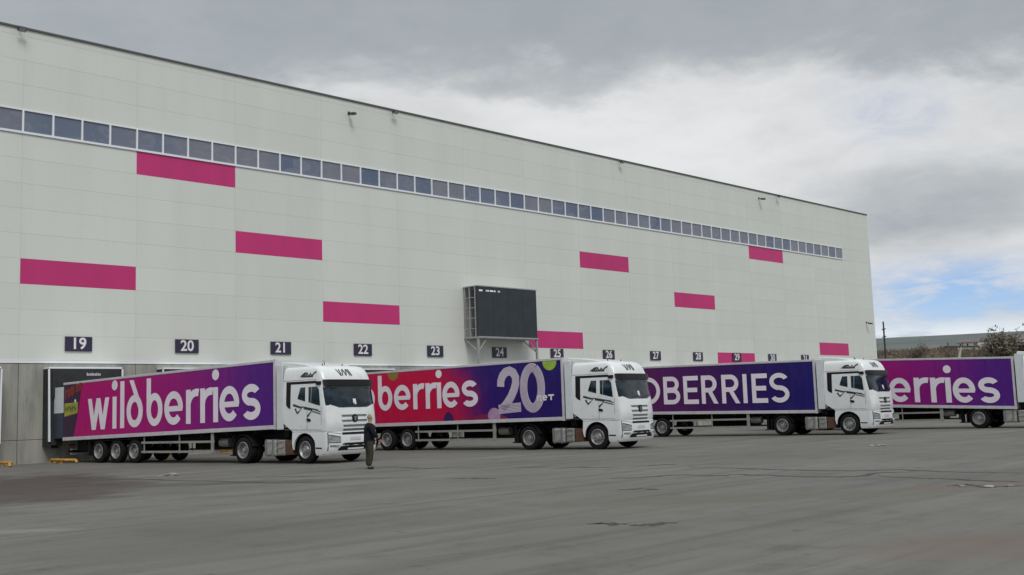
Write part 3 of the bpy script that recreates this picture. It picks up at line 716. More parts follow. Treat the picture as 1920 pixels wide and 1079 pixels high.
def tractor(X, Y, yaw, label, steer=0.0, rust=True):
    yw = R(yaw); loc = (X + HWD * math.cos(yw), Y - HWD * math.sin(yw), 0)
    t = empty('tractor_unit', loc, -yw, label, 'truck', 'white tractor units')
    cab = link('cab_shell', CABM['cab_shell'], M_CAB, t); bum = link('front_bumper', CABM['bumper'], M_CAB, t)
    # glass
    ws = fpatch(-1.20, 1.20, lambda x: 1.97 + .15 * max(0, (abs(x) - .70) / .5), 2.73, .006, 24, 5).build('windshield', M_GLASS, cab, smooth=True, angle=60)
    for x in (-.55, .25): MB().path([tuple(fpt(x, 2.0) + Vector((0, -.03, 0))), tuple(fpt(x + .62, 2.12) + Vector((0, -.035, 0)))], .012, 5).build('wiper', M_CABDK, cab)
    MB().path([tuple(fpt(-.95, 2.67) + Vector((0, -.03, 0))), tuple(fpt(.95, 2.67) + Vector((0, -.03, 0)))], .01, 5).build('visor_bar', M_CABDK, cab)
    a = fpatch(-1.19, 1.19, 2.735, 2.96, .075, 24, 2); b_ = fpatch(-1.19, 1.19, 2.735, 2.96, .0, 24, 2); mb = MB().add(a.v, a.f); mb.add(b_.v, b_.f)
    k = 3
    mb.f += [(i * k + j, (i + 1) * k + j, len(a.v) + (i + 1) * k + j, len(a.v) + i * k + j) for i in range(24) for j in (0, 2)]
    mb.build('sun_visor', M_CABDK, t, smooth=True)
    for sg in (-1, 1):
        spatch([(-1.38, 2.74), (-1.63, 2.74), (-1.62, 2.23), (-1.23, 2.33), (-1.25, 2.42)], sg, .007).build('side_window', M_GLASS, cab)
        spatch([(-1.80, 2.74), (-2.24, 2.74), (-2.34, 2.62), (-2.40, 2.06), (-2.20, 2.10), (-1.80, 2.20)], sg, .007).build('side_window', M_GLASS, cab)
        spatch([(-1.95, 2.74), (-1.975, 2.74), (-1.935, 2.17), (-1.91, 2.17)], sg, .016).build('window_divider', M_STEEL, cab)
        fpa = fpatch(sg * 1.215, sg * 1.10, 2.06, 2.70, .006, 4, 4)
        fpa.build('corner_glass', M_GLASS, cab)
        spatch([(-.62, 2.96), (-2.20, 2.955), (-2.22, 2.86), (-.86, 2.865), (-.84, 1.97), (-.70, 2.03), (-.61, 2.13)], sg, .006).build('black_side_trim', M_CABDK, cab)
        # shut lines
        for ln in ([(-.50, 1.235), (-1.4, 1.21), (-2.42, 1.20)], [(-1.72, 1.22), (-1.72, 1.9)], [(-2.44, 1.16), (-2.45, 2.0)], [(-.48, 2.995), (-1.5, 3.005), (-2.2, 2.995)]):
            spatch(thick_line(ln, .016), sg, .003, .006).build('shut_line', M_GRILLE, cab)
        # dark zigzag graphic and speed lines on the door, script on the roof side
        mb = MB()
        for j, ln in enumerate(([(-.99, 2.12), (-1.46, 2.0), (-1.21, 1.81), (-1.10, 1.98)], [(-1.55, 2.0), (-1.99, 1.91), (-1.73, 1.68)], [(-2.05, 1.94), (-2.42, 1.85)], [(-2.0, 1.87), (-2.42, 1.77)], [(-1.46, 2.05), (-2.3, 1.91)])):
            p_ = spatch(thick_line(ln, .085 if j < 2 else .034), sg, .006 + .0015 * j, .004); mb.add(p_.v, p_.f)
        mb.build('door_graphic', M_DECAL, cab)
        spatch([(-1.70, 1.63), (-1.88, 1.60), (-1.92, 1.53), (-1.86, 1.50), (-1.72, 1.52)], sg, .02, .03).build('door_handle', M_CABDK, cab)
        mb = MB()
        strokes = [[(-1.36, 3.12), (-1.56, 3.25), (-1.72, 3.25)], [(-1.50, 3.14), (-1.62, 3.22)], [(-1.62, 3.13), (-1.72, 3.23), (-1.78, 3.14)], [(-1.80, 3.13), (-1.88, 3.23), (-1.94, 3.14)], [(-1.95, 3.13), (-2.05, 3.22), (-2.18, 3.29)], [(-1.44, 3.13), (-2.02, 3.12)]]
        for j, ln in enumerate(strokes):
            p_ = spatch(thick_line(ln, .055), sg, .006 + .001 * j, .004); mb.add(p_.v, p_.f)
        mb.build('roof_script', M_DECAL, cab)
        # side fairing, step, arch
        MB().box(sg * 1.235 - .02, sg * 1.235 + .02, -.44, -.10, 1.24, 3.60).build('side_fairing', M_FAIR, t, bevel=.015)
        MB().box(sg * 1.10 - .02, sg * 1.10 + .02, -.50, -.06, 1.3, 3.6).build('inner_fairing', M_FAIR, t)
        arch = [(-1.57 + .60 * math.cos(R(a_)), TR + .60 * math.sin(R(a_))) for a_ in range(150, -1, -10)]
        pl = [(-2.13, .62)] + [p_ for p_ in arch if p_[0] > -2.13] + [(-.95, .52), (-.90, .75), (-.93, 1.132), (-2.13, 1.132)]
        MB().prism(pl, sg * 1.245, sg * 1.18).build('wheel_arch', M_CAB, t)
        inn = MB(); ar = [(-1.57 + .61 * math.cos(R(a_)), TR + .61 * math.sin(R(a_))) for a_ in range(170, -5, -12)]
        inn.strip = None
        xa, xb = sg * 1.18, sg * .70; n = len(ar); inn.add([(xa, y, z) for y, z in ar] + [(xb, y, z) for y, z in ar], [(i, i + 1, n + i + 1, n + i) for i in range(n - 1)])
        inn.build('arch_liner', M_CHAS, t)
        spatch(thick_line([(-2.14, .56), (-2.46, .55)], .05), sg, .004, .008).build('step_slot', M_CABDK, bum)
        # lamps
        fpatch(sg * 1.20, sg * .72, lambda x: .74, lambda x: 1.02 - .10 * (1.2 - abs(x)) / .5, .006, 8, 3).build('headlight', M_LENS, bum, smooth=True)
        fpatch(sg * 1.17, sg * .84, .585, .65, .005, 6, 1).build('fog_lamp', M_GRILLE, bum)
        fpatch(sg * 1.225, sg * 1.195, .32, 1.10, .004, 1, 6).build('bumper_shut_line', M_GRILLE, bum)
        mb = MB()
        for x0_, x1_, z0_, z1_ in ((1.19, .73, 1.005, 1.03), (1.19, .73, .725, .745)):
            p_ = fpatch(sg * x0_, sg * x1_, (lambda x, z0_=z0_: z0_ - (.10 * (1.2 - abs(x)) / .5 if z0_ > .9 else 0)), (lambda x, z1_=z1_: z1_ - (.10 * (1.2 - abs(x)) / .5 if z1_ > .9 else 0)), .010, 6, 1); mb.add(p_.v, p_.f)
        mb.build('lamp_bezel', M_CABDK, bum)
        fpatch(sg * 1.02, sg * .80, .80, .90, .012, 4, 2).build('lamp_reflector', M_CHROME, bum)
        fpatch(sg * .98, sg * .80, .585, .645, .012, 3, 1).build('fog_lens', M_LENS, bum)
        # crease from lamp to grille and steps in the bumper
        mb = MB(); p_ = fpatch(sg * 1.2, sg * .66, lambda x: 1.10 - .14 * (1.2 - abs(x)), lambda x: 1.118 - .14 * (1.2 - abs(x)), .004, 8, 1); mb.add(p_.v, p_.f); mb.build('bumper_crease', M_GRILLE, bum)
        # camera pod by the visor and chassis kit
        MB().box(sg * 1.24 - .05, sg * 1.24 + .05, -2.44, -2.22, 2.80, 2.93).build('camera_pod', M_CABDK, t, bevel=.02)
        MB().path([(sg * .5, -1.75, 3.44), (sg * .5, -1.75, 3.60)], .02, 5).build('roof_horn', M_CABDK, t)
        tank = MB().box(sg * .86 - .34, sg * .86 + .34, .02, .68, .27, .88).build('fuel_tank', M_TANK, t, bevel=.07)
        for y in (.16, .52): MB().box(sg * .86 - .352, sg * .86 + .352, y, y + .06, .262, .892).build('tank_strap', M_GRILLE, tank)
        MB().box(sg * .88 - .3, sg * .88 + .3, -.42, -.04, .30, .86).build('battery_box', M_TANK, t, bevel=.03)
        for z in (.38, .60, .80): MB().box(sg * 1.19 - .03, sg * 1.19 + .03, -.38, -.06, z - .02, z + .03).build('step', M_CHROME, t)
        MB().box(sg * .90 - .25, sg * .90 + .25, -.86, -.46, .32, .84).build('air_box', M_RUST if rust else M_CHAS, t, bevel=.02)
        MB().box(sg * .42 - .05, sg * .42 + .05, -2.2, 2.7, .66, .93).build('frame_rail', M_CHAS, t)
        mg = MB(); A = [R(a_) for a_ in range(15, 166, 15)]; n = len(A)
        for rr in (.56, .58):
            for xx in (.72, 1.24): mg.v += [(sg * xx, 1.84 + rr * math.cos(a_), TR + rr * math.sin(a_)) for a_ in A]
        for i in range(n - 1):
            for p_, q_ in ((0, 1), (2, 3), (0, 2), (1, 3)): mg.f.append((p_ * n + i, p_ * n + i + 1, q_ * n + i + 1, q_ * n + i))
        mg.build('drive_mudguard', M_CHAS, t)
        MB().box(sg * .98 - .25, sg * .98 + .25, 2.42, 2.45, .28, .8).build('mudflap', M_CHAS, t)
        wheel(t, sg * 1.06, -1.57, TR, 'front', sg, steer)
        wheel(t, sg * 1.08, 1.84, TR, 'drive', sg); wheel(t, sg * .76, 1.84, TR, 'inner', sg)
    MB().tube((-.9, 1.84, TR), (.9, 1.84, TR), .11, n=8).build('drive_axle', M_CHAS, t)
    MB().tube((-.95, -1.57, TR - .06), (.95, -1.57, TR - .06), .07, n=8).build('front_axle', M_CHAS, t)
    MB().box(-.5, .5, 1.2, 2.2, .935, 1.02).build('fifth_wheel', M_CHAS, t)
    MB().box(-.38, .38, -2.5, -.9, .55, 1.13).build('engine', M_CHAS, t)
    MB().box(-.95, .95, -.42, -.14, .95, 2.3).build('air_intake', M_CHAS, t)
    # roof deflector
    MB().prism([(-1.80, 3.50), (-1.45, 3.58), (-.9, 3.66), (-.22, 3.73), (-.16, 3.70), (-.16, 3.28), (-1.80, 3.30)], -1.06, 1.06).build('roof_deflector', M_CAB, t, bevel=.05)
    # grille: grey strips painting the shadow between white slats, dark badge, black lower intake
    for z0, z1, hw, mm in ((1.635, 1.705, .62, M_GRILLE), (1.455, 1.525, .62, M_GRILLE), (1.275, 1.35, .56, M_GRILLE), (1.145, 1.215, .56, M_GRILLE), (1.00, 1.085, .64, M_CABDK)):
        fpatch(-hw, hw, z0, z1, .004, 10, 1).build('grille_slot_shade', mm, cab)
    for z0, z1, hw in ((1.71, 1.75, .66), (1.53, 1.575, .66), (1.355, 1.40, .60), (1.22, 1.26, .60)):
        fpatch(-hw, hw, z0, z1, .022, 10, 1).build('grille_slat', M_CAB, cab)
    fpatch(-.84, .84, lambda x: .45, lambda x: .71 if abs(x) < .6 else .71 - .85 * (abs(x) - .6), .005, 16, 2).build('lower_intake', M_CABDK, bum)
    fpatch(-.40, .40, .475, .53, .02, 8, 1).build('intake_lip', M_CAB, bum)
    fpatch(-.26, .26, .80, .91, .012, 4, 1).build('plate', M_RAIL, bum)
    y0 = fpt(0, 1.58).y
    bd = MB(); bd.lathe([(0, .145), (.02, .145), (.03, .12), (.02, .105), (.02, .001)], 24); bd.v = [(y, y0 - .01 - x, 1.58 + z) for x, y, z in bd.v]
    bo = bd.build('badge', M_CABDK, cab, smooth=True)
    for (x0, x1, z0, z1) in ((-.015, .015, -.09, .09), (-.08, -.03, .0, .02), (.03, .08, .0, .02), (-.07, -.03, -.05, -.03), (.03, .07, -.05, -.03), (-.07, -.03, .04, .06), (.03, .07, .04, .06)):
        MB().box(x0, x1, y0 - .048, y0 - .036, 1.58 + z0, 1.58 + z1).build('badge_mark', M_CHROME, bo)
    fpatch(.02, .17, 2.08, 2.28, .012, 2, 1).build('permit_card', M_WHITEP, cab)
    # dark stripe mark on the roof front
    mb = MB()
    for j, (x0, x1) in enumerate(((-.50, -.36), (-.36, -.34), (-.20, -.28), (-.18, -.10), (-.02, -.10), (.0, .10), (.08, .18))):
        n = 4; a = []
        for i in range(n + 1):
            z = 3.36 - .24 * i / n; x = x0 + (x1 - x0) * i / n
            p = fpt(x, z); nn = Vector((0, -.75, .66)); a += [tuple(p + nn * (.008 + .001 * j) + Vector((-.024, 0, 0))), tuple(p + nn * (.008 + .001 * j) + Vector((.024, 0, 0)))]
        mb.add(a, [(2 * i, 2 * i + 1, 2 * i + 3, 2 * i + 2) for i in range(n)])
    mb.build('roof_mark', M_DECAL, cab)
    MB().path([(-.25, -1.6, 3.46), (-.25, -1.6, 3.66)], .012, 5).build('antenna', M_CABDK, t)
    return t


# ------------------------------------------------------------------ the four lorries
def extra_first(t, fn):
    fk = lambda d: (lambda r, z, k: fn(r, z, k + d))
    P = Print(fk(0)); P.poly([(.06, TZB + .165), (.85, TZB + .165), (1.15, 2.2), (1.50, TZT - .115), (.06, TZT - .115)]); P.mb.build('corner_print', mat('corner_print', (.045, .018, .05), .4), t)
    P = Print(fk(3)); P.poly([(.12, 2.20), (1.15, 2.32), (1.18, 2.80), (.12, 2.78)]); P.mb.build('yellow_sticker', mat('sticker_yellow', (.36, .33, .06), .5, var=.15, vscale=4), t)
    P = Print(fk(6))
    for i, x in enumerate((.2, .38, .56, .74, .92)): P.rect(x, x + .07, 2.42, 2.66); P.rect(x, x + .15, 2.50 + .05 * (i % 2), 2.56 + .05 * (i % 2))
    P.mb.build('sticker_text', mat('sticker_green', (.07, .13, .03), .5), t)
    P = Print(fk(6))
    for i, x in enumerate((.18, .40, .62, .84, 1.06, 1.30)):
        z = 2.98 + .06 * i; P.rect(x, x + .07, z, z + .38)
        if i % 2 == 0: P.rect(x, x + .17, z + .29, z + .38)
        if i % 3: P.rect(x + .10, x + .16, z, z + .36)
    P.mb.build('red_print', mat('print_red', (.34, .045, .02), .5), t)
    P = Print(fk(14)); P.disc(.98, 2.86, .075); P.mb.build('white_dot', M_WHITEP, t)


def extra_second(t, fn):
    fk = lambda d: (lambda r, z, k: fn(r, z, k + d))
    GR = mat('print_green', (.30, .47, .045), .45, var=.1)
    zt = TZT - .11; zb = TZB + .16
    P = Print(fk(0)); P.disc(4.52, 3.58, .34, zt); P.mb.build('green_print', mat('print_olive', (.26, .17, .03), .45), t)
    P = Print(fk(2)); P.disc(13.47, 3.58, .36, zt); P.mb.build('green_print', GR, t)
    P = Print(fk(0)); P.poly([(7.55, zb), (7.68, 1.62), (7.86, 1.72), (8.06, 1.58), (8.2, zb)]); P.mb.build('navy_print', mat('print_navy', (.03, .01, .09), .45), t)
    P = Print(fk(0)); P.poly([(9.2, zb), (9.6, 1.5), (10.6, 1.58), (11.2, 1.34), (11.3, zb)]); P.mb.build('crimson_print', mat('print_crimson', (.20, .012, .07), .45), t)
    P = Print(fk(4)); P.disc(10.46, 1.44, .34, zmin=zb); P.mb.build('lilac_print', mat('print_lilac', (.42, .26, .42), .45, var=.2, vscale=3), t)
    # big "20": brush-like numerals, a broad stroke with fine lines in it
    two = [(10.86, 2.66), (10.88, 2.90), (10.98, 3.12), (11.16, 3.27), (11.37, 3.31), (11.56, 3.22), (11.68, 3.02), (11.68, 2.78), (11.58, 2.50), (11.40, 2.20), (11.18, 1.94), (10.92, 1.72)]
    base = [(10.72, 1.70), (11.1, 1.72), (11.5, 1.74), (11.92, 1.76)]
    zero = [(12.55 + .46 * math.cos(R(a)), 2.54 + .84 * math.sin(R(a))) for a in range(70, 431, 10)]
    P = Print(fk(5))
    for pth in (two, base, zero): P.ribbon(pth, .38)
    P.mb.build('numerals', M_LET, t)
    P = Print(fk(9))
    for pth in (two, base, zero):
        for o in (-.15, -.09, -.03, .03, .09, .15): P.ribbon(pth, .022, o)
    P.mb.build('numeral_lines', mat('print_mauve', (.20, .13, .24), .45), t)
    P = Print(fk(30))
    P.rect(12.78, 12.86, 1.98, 2.18); P.rect(12.80, 12.99, 2.14, 2.21); P.rect(12.94, 13.01, 1.97, 2.20)
    P.e(13.06, 13.32, 1.98, .24, .3, .07); P.rect(13.36, 13.66, 2.16, 2.23); P.rect(13.475, 13.55, 1.99, 2.2)
    P.mb.build('small_lettering', M_WHITEP, t)


PK = [(0.0, (.075, .010, .200)), (.10, (.095, .010, .215)), (.26, (.215, .009, .200)), (.45, (.335, .008, .180)), (.70, (.430, .008, .170)), (1.0, (.46, .008, .16))]
RN = [(0.0, (.020, .008, .125)), (.25, (.024, .010, .145)), (.31, (.060, .012, .150)), (.37, (.30, .010, .090)), (.46, (.53, .007, .058)), (1.0, (.55, .007, .058))]
NV = [(0.0, (.014, .010, .140)), (.18, (.022, .010, .125)), (.40, (.055, .011, .105)), (.65, (.095, .014, .110)), (1.0, (.13, .016, .115))]
TRK = [(3.40, -15.29, -7.874, 1.17), (14.08, -20.0, -6.89, .44), (28.21, -23.52, -3.72, -.85), (36.05, -29.89, -.87, -2.2)]
trailer(*TRK[0], PK, 'magenta to purple trailer with a dark sticker corner and yellow sticker, backed into a dock', dict(glyphs=WORD, word=(1, 0, 1.535, 1.35, 1.97, .295), extra=extra_first, rear_open=True))
trailer(*TRK[1], RN, 'red and navy trailer with a large white 20 and green dots', dict(glyphs=WORD, word=(.854, -1.80 + .02, 1.87, 1.15, 1.64, .255), extra=extra_second, wobble=2.2))
trailer(*TRK[2], NV, 'dark violet to navy trailer with white lettering all in capitals', dict(glyphs=CAPS, word=(1, 0, 1.67, 1.45, 1.45, .23)))
trailer(*TRK[3], PK, 'magenta to purple trailer with white lower-case lettering, beside the cab of the violet truck', dict(glyphs=WORD, word=(.962, .58, 1.43, 1.27, 1.82, .28)))
tractor(*TRK[0][:3], 'white tractor unit beside the standing person, pulling the docked magenta trailer', steer=R(-3))
tractor(*TRK[1][:3], 'white tractor unit pulling the red and navy trailer marked 20', steer=R(2))
tractor(*TRK[2][:3], 'white tractor unit pulling the dark violet trailer lettered in capitals', steer=R(-2))
tractor(*TRK[3][:3], 'white tractor unit of the magenta trailer that stands beyond the violet truck', steer=0)

# ------------------------------------------------------------------ the person on the yard
M_SKIN = mat('skin', (.42, .26, .19), .55)
M_JACK = mat('dark_jacket', (.013, .014, .018), .95, var=.25, vscale=9, spec=.15)
M_TROU = mat('olive_trousers', (.048, .043, .030), .95, var=.3, vscale=9, spec=.15)
M_SHOE = mat('dark_shoe', (.02, .018, .016), .6)
M_HAIR = mat('grey_fair_hair', (.26, .25, .17), .8, var=.3, vscale=30, bump=.6, bscale=60)


def skinned(name, nodes, edges, mt, parent, sub=2, root=0):
    me = bpy.data.meshes.new(name); me.from_pydata([n_[:3] for n_ in nodes], edges, []); o = link(name, me, mt, parent)
    o.modifiers.new('skin', 'SKIN'); sl_ = me.skin_vertices[0].data
    for i, n_ in enumerate(nodes):
        rr = n_[3]; sl_[i].radius = rr if isinstance(rr, tuple) else (rr, rr); sl_[i].use_root = i == root
    sm = o.modifiers.new('sub', 'SUBSURF'); sm.levels = sub; sm.render_levels = sub
    dg = bpy.context.evaluated_depsgraph_get(); m2 = bpy.data.meshes.new_from_object(o.evaluated_get(dg)); o.modifiers.clear(); o.data = m2; m2.shade_smooth()
    if not m2.materials: m2.materials.append(mt)
    return o


px_, py_ = px_ground(693, 880)
pe = empty('person', (px_, py_, 0), R(-18), 'person in a dark jacket and olive trousers standing on the yard', 'person')
# local: +x is the way the person faces, y is to the person's left
body = skinned('body', [(0, 0, .86, (.09, .08)), (.01, 0, 1.05, (.09, .08)), (.02, 0, 1.22, (.10, .08)), (.01, 0, 1.36, (.07, .06)), (.02, 0, 1.43, .05), (.04, 0, 1.50, (.062, .07)), (.05, 0, 1.585, (.072, .082)), (.045, 0, 1.65, (.05, .058)),
                          (.0, .10, .80, .06), (.03, .11, .45, .05), (.0, .11, .09, .042), (.12, .12, .03, .034), (-.01, -.10, .80, .06), (.01, -.10, .45, .05), (-.07, -.10, .09, .042), (.05, -.11, .03, .034),
                          (.0, .16, 1.32, .04), (.0, .22, 1.09, .036), (.09, .23, .88, .034), (.0, -.16, 1.32, .04), (.06, -.25, 1.10, .036), (.20, -.27, .93, .034)],
               [(0, 1), (1, 2), (2, 3), (3, 4), (4, 5), (5, 6), (6, 7), (0, 8), (8, 9), (9, 10), (10, 11), (0, 12), (12, 13), (13, 14), (14, 15), (3, 16), (16, 17), (17, 18), (3, 19), (19, 20), (20, 21)], M_SKIN, pe)
jk = skinned('jacket', [(0, 0, .76, (.19, .16)), (0, 0, .88, (.185, .15)), (.01, 0, 1.05, (.185, .15)), (.02, 0, 1.22, (.195, .15)), (.01, 0, 1.36, (.15, .12)), (.015, 0, 1.43, (.085, .075)),
                          (.0, .18, 1.325, .088), (.0, .235, 1.09, .076), (.08, .24, .91, .060), (.0, -.18, 1.325, .088), (.06, -.265, 1.10, .076), (.18, -.285, .955, .060)],
             [(0, 1), (1, 2), (2, 3), (3, 4), (4, 5), (4, 6), (6, 7), (7, 8), (4, 9), (9, 10), (10, 11)], M_JACK, pe)
tr_ = skinned('trousers', [(0, 0, .93, (.16, .13)), (.0, .095, .78, .12), (.03, .11, .45, .10), (.0, .11, .08, .095), (-.01, -.095, .78, .12), (.01, -.10, .45, .10), (-.07, -.10, .08, .095)],
              [(0, 1), (1, 2), (2, 3), (0, 4), (4, 5), (5, 6)], M_TROU, pe)
for sx_, sy_ in ((.02, .115), (-.05, -.105)):
    skinned('shoe', [(sx_ - .05, sy_, .055, .05), (sx_ + .06, sy_, .045, .05), (sx_ + .17, sy_, .035, (.04, .034))], [(0, 1), (1, 2)], M_SHOE, pe, 1)
skinned('hair', [(.0, 0, 1.53, (.06, .05)), (.015, 0, 1.60, (.085, .082)), (.04, 0, 1.66, (.07, .07)), (.085, 0, 1.665, (.045, .05))], [(0, 1), (1, 2), (2, 3)], M_HAIR, pe, 2)
fc = MB(); fc.add([(.118, -.012, 1.56), (.118, .012, 1.56), (.148, 0, 1.553), (.115, 0, 1.60)], [(0, 1, 2), (0, 2, 3), (1, 3, 2), (0, 3, 1)]); fc.build('nose', M_SKIN, pe)
for sg in (-1, 1):
    MB().box(.112, .124, sg * .032 - .012, sg * .032 + .012, 1.592, 1.602).build('eye', M_SHOE, pe)
    skinned('ear', [(.03, sg * .078, 1.56, .014), (.028, sg * .082, 1.60, .017)], [(0, 1)], M_SKIN, pe, 1)
MB().box(.110, .122, -.022, .022, 1.520, 1.527).build('mouth', mat('lips', (.28, .11, .09), .5), pe)
for (hx, hy, hz), dr in (((.10, .235, .86), (.10, .0, -1)), ((.225, -.275, .905), (.75, -.05, -.65))):
    dv = Vector(dr).normalized(); sdv = Vector((0, 1, 0)); fv = dv.cross(sdv).normalized(); h0 = Vector((hx, hy, hz))
    nodes = [tuple(h0) + (.028,), tuple(h0 + dv * .05) + ((.034, .02),)]; edges = [(0, 1)]
    for k, (of, ln_) in enumerate(((-.030, .072), (-.010, .082), (.010, .078), (.029, .062))):
        b0 = h0 + dv * .075 + fv * of; n0 = len(nodes)
        nodes += [tuple(b0) + (.010,), tuple(b0 + dv * ln_ * .5) + (.009,), tuple(b0 + dv * ln_ * .9 + sdv * (.02 if hy < 0 else -.02)) + (.008,)]
        edges += [(1, n0), (n0, n0 + 1), (n0 + 1, n0 + 2)]
    n0 = len(nodes); nodes += [tuple(h0 + dv * .03 - fv * .042) + (.011,), tuple(h0 + dv * .07 - fv * .058) + (.009,)]; edges += [(0, n0), (n0, n0 + 1)]
    skinned('hand', nodes, edges, M_SKIN, pe, 1)

# loose rubble on the yard
M_RUBL = mat('rubble', (.22, .215, .195), .9, var=.2, vscale=8)
RB = [(322, 892, .20, 'flat pale slab of rubble lying near the dark stain'), (300, 895, .10, 'small chip of rubble beside the flat pale slab'), (1652, 837, .16, 'pale lump of rubble in front of the violet truck'), (1634, 837, .10, 'small grey stone beside the pale lump of rubble'),
      (1805, 913, .08, 'pale stone on the reddish patch'), (1855, 914, .09, 'dark stone on the reddish patch'), (1893, 912, .07, 'small grey stone at the edge of the reddish patch')]
for i, (u, v, sz, lb) in enumerate(RB):
    bm = bmesh.new(); bmesh.ops.create_icosphere(bm, subdivisions=2, radius=sz); rr = random.Random(i)
    for v_ in bm.verts: v_.co *= 1 + .35 * noise.noise(v_.co * (2.2 / sz) + Vector((i, 0, 0))); v_.co.z *= .32
    me = bpy.data.meshes.new('rubble'); bm.to_mesh(me); bm.free()
    gx, gy = px_ground(u, v); o = link('stone', me, M_CONC if i in (3, 5) else M_RUBL, None, (gx, gy, sz * .14)); o.rotation_euler = (0, 0, i * 1.7)
    tag(o, lb, 'stone', 'loose rubble on the yard')

# ------------------------------------------------------------------ beyond the yard: trees, poles, houses
def polar(az, dist): a = R(az); return CAMX + dist * math.sin(a), CAMY + dist * math.cos(a)


M_BARK = mat('bark', (.12, .098, .075), .9, var=.3, vscale=3)
M_TWIG = mat('bare_twigs', (.195, .150, .108), .95, var=.3, vscale=.8, rnd=.4)
M_BUSH = mat('early_leaves', (.095, .095, .050), .95, var=.3, vscale=.8, rnd=.2)
M_EVER = mat('evergreen_needles', (.125, .112, .080), .95, var=.35, vscale=1)


def tree_meshes(seed, h, spread, leafy):
    rr = random.Random(seed); tk = MB(); cr_ = MB()
    def limb(p, dv, ln, r, lv):
        e = p + dv * ln; tk.tube(p, e, r, r * .62, 5 if lv < 2 else 3, cap=False)
        if lv >= 3:
            for _ in range(leafy):
                q_ = p.lerp(e, rr.random()) + Vector((rr.gauss(0, 1), rr.gauss(0, 1), rr.gauss(0, .9))) * (.26 * h / 7)
                a = Vector((rr.uniform(-1, 1), rr.uniform(-1, 1), rr.uniform(-.2, 1))).normalized(); b = a.orthogonal().normalized()
                L_ = rr.uniform(.25, .6) * h / 7; w_ = .035 * h / 7 if leafy < 9 else .10 * h / 7
                cr_.add([q_ - b * w_, q_ + b * w_, q_ + a * L_], [(0, 1, 2)])
            return
        for k in range(4 if lv == 0 else 3):
            az = rr.uniform(0, 6.28); el = rr.uniform(.35, 1.0) * spread
            nd = (dv + Vector((math.cos(az), math.sin(az), .25)) * el).normalized()
            limb(p + dv * ln * rr.uniform(.55, 1), nd, ln * rr.uniform(.55, .8), r * .55, lv + 1)
        limb(e, (dv + Vector((rr.uniform(-.2, .2), rr.uniform(-.2, .2), .2))).normalized(), ln * .7, r * .6, lv + 1)
    limb(Vector((0, 0, -.3)), Vector((0, 0, 1)), h * .34, h * .020, 0)
    return tk.mesh('trunk'), cr_.mesh('crown')


KINDS = []
for sd_, h_, sp_, lf_, mt_ in ((1, 7, .8, 8, M_TWIG), (2, 6, .9, 8, M_TWIG), (3, 8, .65, 8, M_TWIG), (4, 4.5, 1.1, 11, M_BUSH), (5, 8.5, .85, 10, M_EVER)):
    a, b = tree_meshes(sd_, h_, sp_, lf_); a.materials.append(M_BARK); b.materials.append(mt_); KINDS.append((a, b))


def plant(az, dist, kind, scale, label, group, name='tree'):
    x, y = polar(az, dist); t = empty(name, (x, y, terrain(x, y)), random.uniform(0, 6), label, 'tree', group); t.scale = (scale,) * 3
    link('trunk', KINDS[kind][0], None, t); link('crown', KINDS[kind][1], None, t)
    return t


rr = random.Random(11)
for i in range(46):
    az = 63.6 + 10.5 * (i + rr.random()) / 46; dist = rr.choice([165, 185, 205, 230, 260])
    k = rr.choice([0, 0, 1, 2, 2])
    plant(az, dist, k, rr.uniform(.85, 1.25), 'bare brown tree in the strip of woodland beyond the yard', 'bare trees beyond the yard', 'bare_tree')
for i in range(26):
    plant(63.8 + 10 * (i + rr.random()) / 26, rr.uniform(150, 175), 3, rr.uniform(.6, 1.0), 'low greenish bush at the foot of the bare trees', 'bushes beyond the yard', 'bush')
plant(69.95, 140, 4, 1.30, 'tall dark tree rising above the bare trees, the taller of two', None, 'dark_tree')
plant(70.75, 146, 4, 1.20, 'tall dark tree rising above the bare trees, the shorter of two', None, 'dark_tree')
# far wood on the slope: one mass
M_FARW = bpy.data.materials.new('far_wood_twigs'); M_FARW.use_nodes = True; q = NG(M_FARW.node_tree); tc = q.n('ShaderNodeTexCoord').outputs['Object']
c = q.ramp(q.math('ADD', q.math('MULTIPLY', q.noise(tc, .045, 4, .6), .7), q.math('MULTIPLY', q.noise(tc, .6, 3, .6), .3)), [(.34, (.055, .060, .036)), (.45, (.115, .088, .062)), (.54, (.175, .140, .100)), (.64, (.10, .105, .06)), (.74, (.21, .175, .125))])
M_FARW.node_tree.links.new(c, M_FARW.node_tree.nodes['Principled BSDF'].inputs['Base Color']); M_FARW.node_tree.nodes['Principled BSDF'].inputs['Roughness'].default_value = .95
mb = MB(); rr = random.Random(5)
for i in range(26000):
    az = rr.uniform(61, 78); dist = 240 + 260 * rr.random() ** .8; x, y = polar(az, dist)
    if noise.noise(Vector((x * .012, y * .012, 4))) < -.05: continue
    h_ = rr.uniform(1.2, 4.2) * (1 + .5 * noise.noise(Vector((x * .03, y * .03, 9)))); z = terrain(x, y); w_ = rr.uniform(.15, .55); a = rr.uniform(0, 3.1); dx, dy = math.cos(a) * w_, math.sin(a) * w_
    mb.add([(x - dx, y - dy, z), (x + dx, y + dy, z), (x + dx * .4, y + dy * .4, z + h_), (x - dx * .6, y - dy * .6, z + h_ * .8)], [(0, 1, 2, 3)])
fwood = mb.build('far_wood', M_FARW); fwood['kind'] = 'stuff'; tag(fwood, 'brown leafless wood covering the far slope', 'wood')
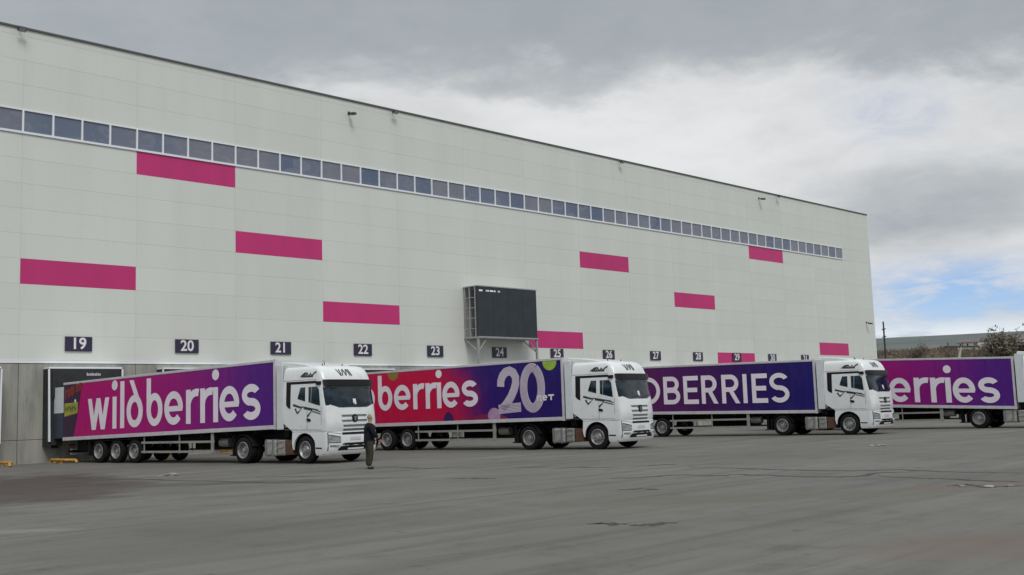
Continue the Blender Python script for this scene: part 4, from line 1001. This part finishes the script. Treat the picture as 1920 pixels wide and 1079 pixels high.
# houses on the slope
M_HW = mat('house_render', (.62, .60, .55), .8, rnd=.15); M_HR = mat('house_roof', (.13, .115, .11), .8, rnd=.3); M_HG = mat('house_glass', (.03, .035, .04), .2)
HS = [(68.3, 420, 13, 'long low white house on the far slope'), (68.85, 440, 9, 'white house with a steep roof on the far slope, beside the long low one'), (69.35, 410, 8, 'small white cottage between other houses on the far slope'), (69.75, 440, 10, 'pale house near the top of the tall dark tree'), (66.6, 450, 9, 'lone pale house on the far slope near the concrete pylon'), (70.6, 440, 12, 'pale house on the far slope behind the dark trees')]
for i, (az, ds, wd, lb) in enumerate(HS):
    x, y = polar(az, ds); z = terrain(x, y) + (3.4 if az > 67 else 1.2); t = empty('house', (x, y, z), R(-az + 180 + 25 * (i % 3 - 1)), lb, 'house', 'houses on the far slope'); t.scale = (.6,) * 3
    MB().box(-wd / 2, wd / 2, -3.5, 3.5, -5, 3.1).build('wall', M_HW, t)
    MB().add([(-wd / 2 - .4, -4, 3.0), (wd / 2 + .4, -4, 3.0), (wd / 2 + .4, 4, 3.0), (-wd / 2 - .4, 4, 3.0), (-wd / 2 - .4, 0, 5.4), (wd / 2 + .4, 0, 5.4)], [(0, 1, 5, 4), (2, 3, 4, 5), (0, 4, 3), (1, 2, 5), (0, 3, 2, 1)]).build('roof', M_HR, t)
    for k in range(3):
        for sy_ in (-3.52, 3.50): MB().box(-wd / 2 + (k + .5) * wd / 3 - .5, -wd / 2 + (k + .5) * wd / 3 + .5, sy_, sy_ + .02, 1.0, 2.3).build('window', M_HG, t)
# utility pole and concrete pylon
x, y = polar(64.37, 150); t = empty('utility_pole', (x, y, terrain(x, y)), R(40), 'thin dark utility pole by the building corner', 'pole')
MB().tube((0, 0, 0), (0, 0, 11.6 - terrain(x, y)), .16, .10, 8).build('shaft', mat('pole_wood', (.045, .042, .04), .9), t)
for z in (10.6, 9.6): MB().box(-.8, .8, -.06, .06, z - terrain(x, y) - .06, z - terrain(x, y) + .06).build('crossarm', M_BLACKLAMP, t)
x, y = polar(67.95, 128); zt_ = terrain(x, y); t = empty('concrete_pylon', (x, y, zt_), R(-22), 'pale concrete pylon with spread legs and a dark crossarm', 'pylon')
M_PYL = mat('pylon_concrete', (.40, .37, .29), .85, var=.15, vscale=1)
for xa, xb in ((-2.3, -.30), (1.5, .25), (3.0, .6)): MB().tube((xa, 0 if xa < 1 else .6, -.3), (xb, 0, 6.9 if xa < 1 else 5.2), .20, .13, 8).build('leg', M_PYL, t)
MB().box(-2.4, 2.4, -.08, .08, 6.85, 7.05).build('crossarm', M_BLACKLAMP, t)
for xx in (-2.1, 0, 2.1): MB().tube((xx, 0, 7.05), (xx, 0, 7.45), .06, n=6).build('insulator', M_BLACKLAMP, t)
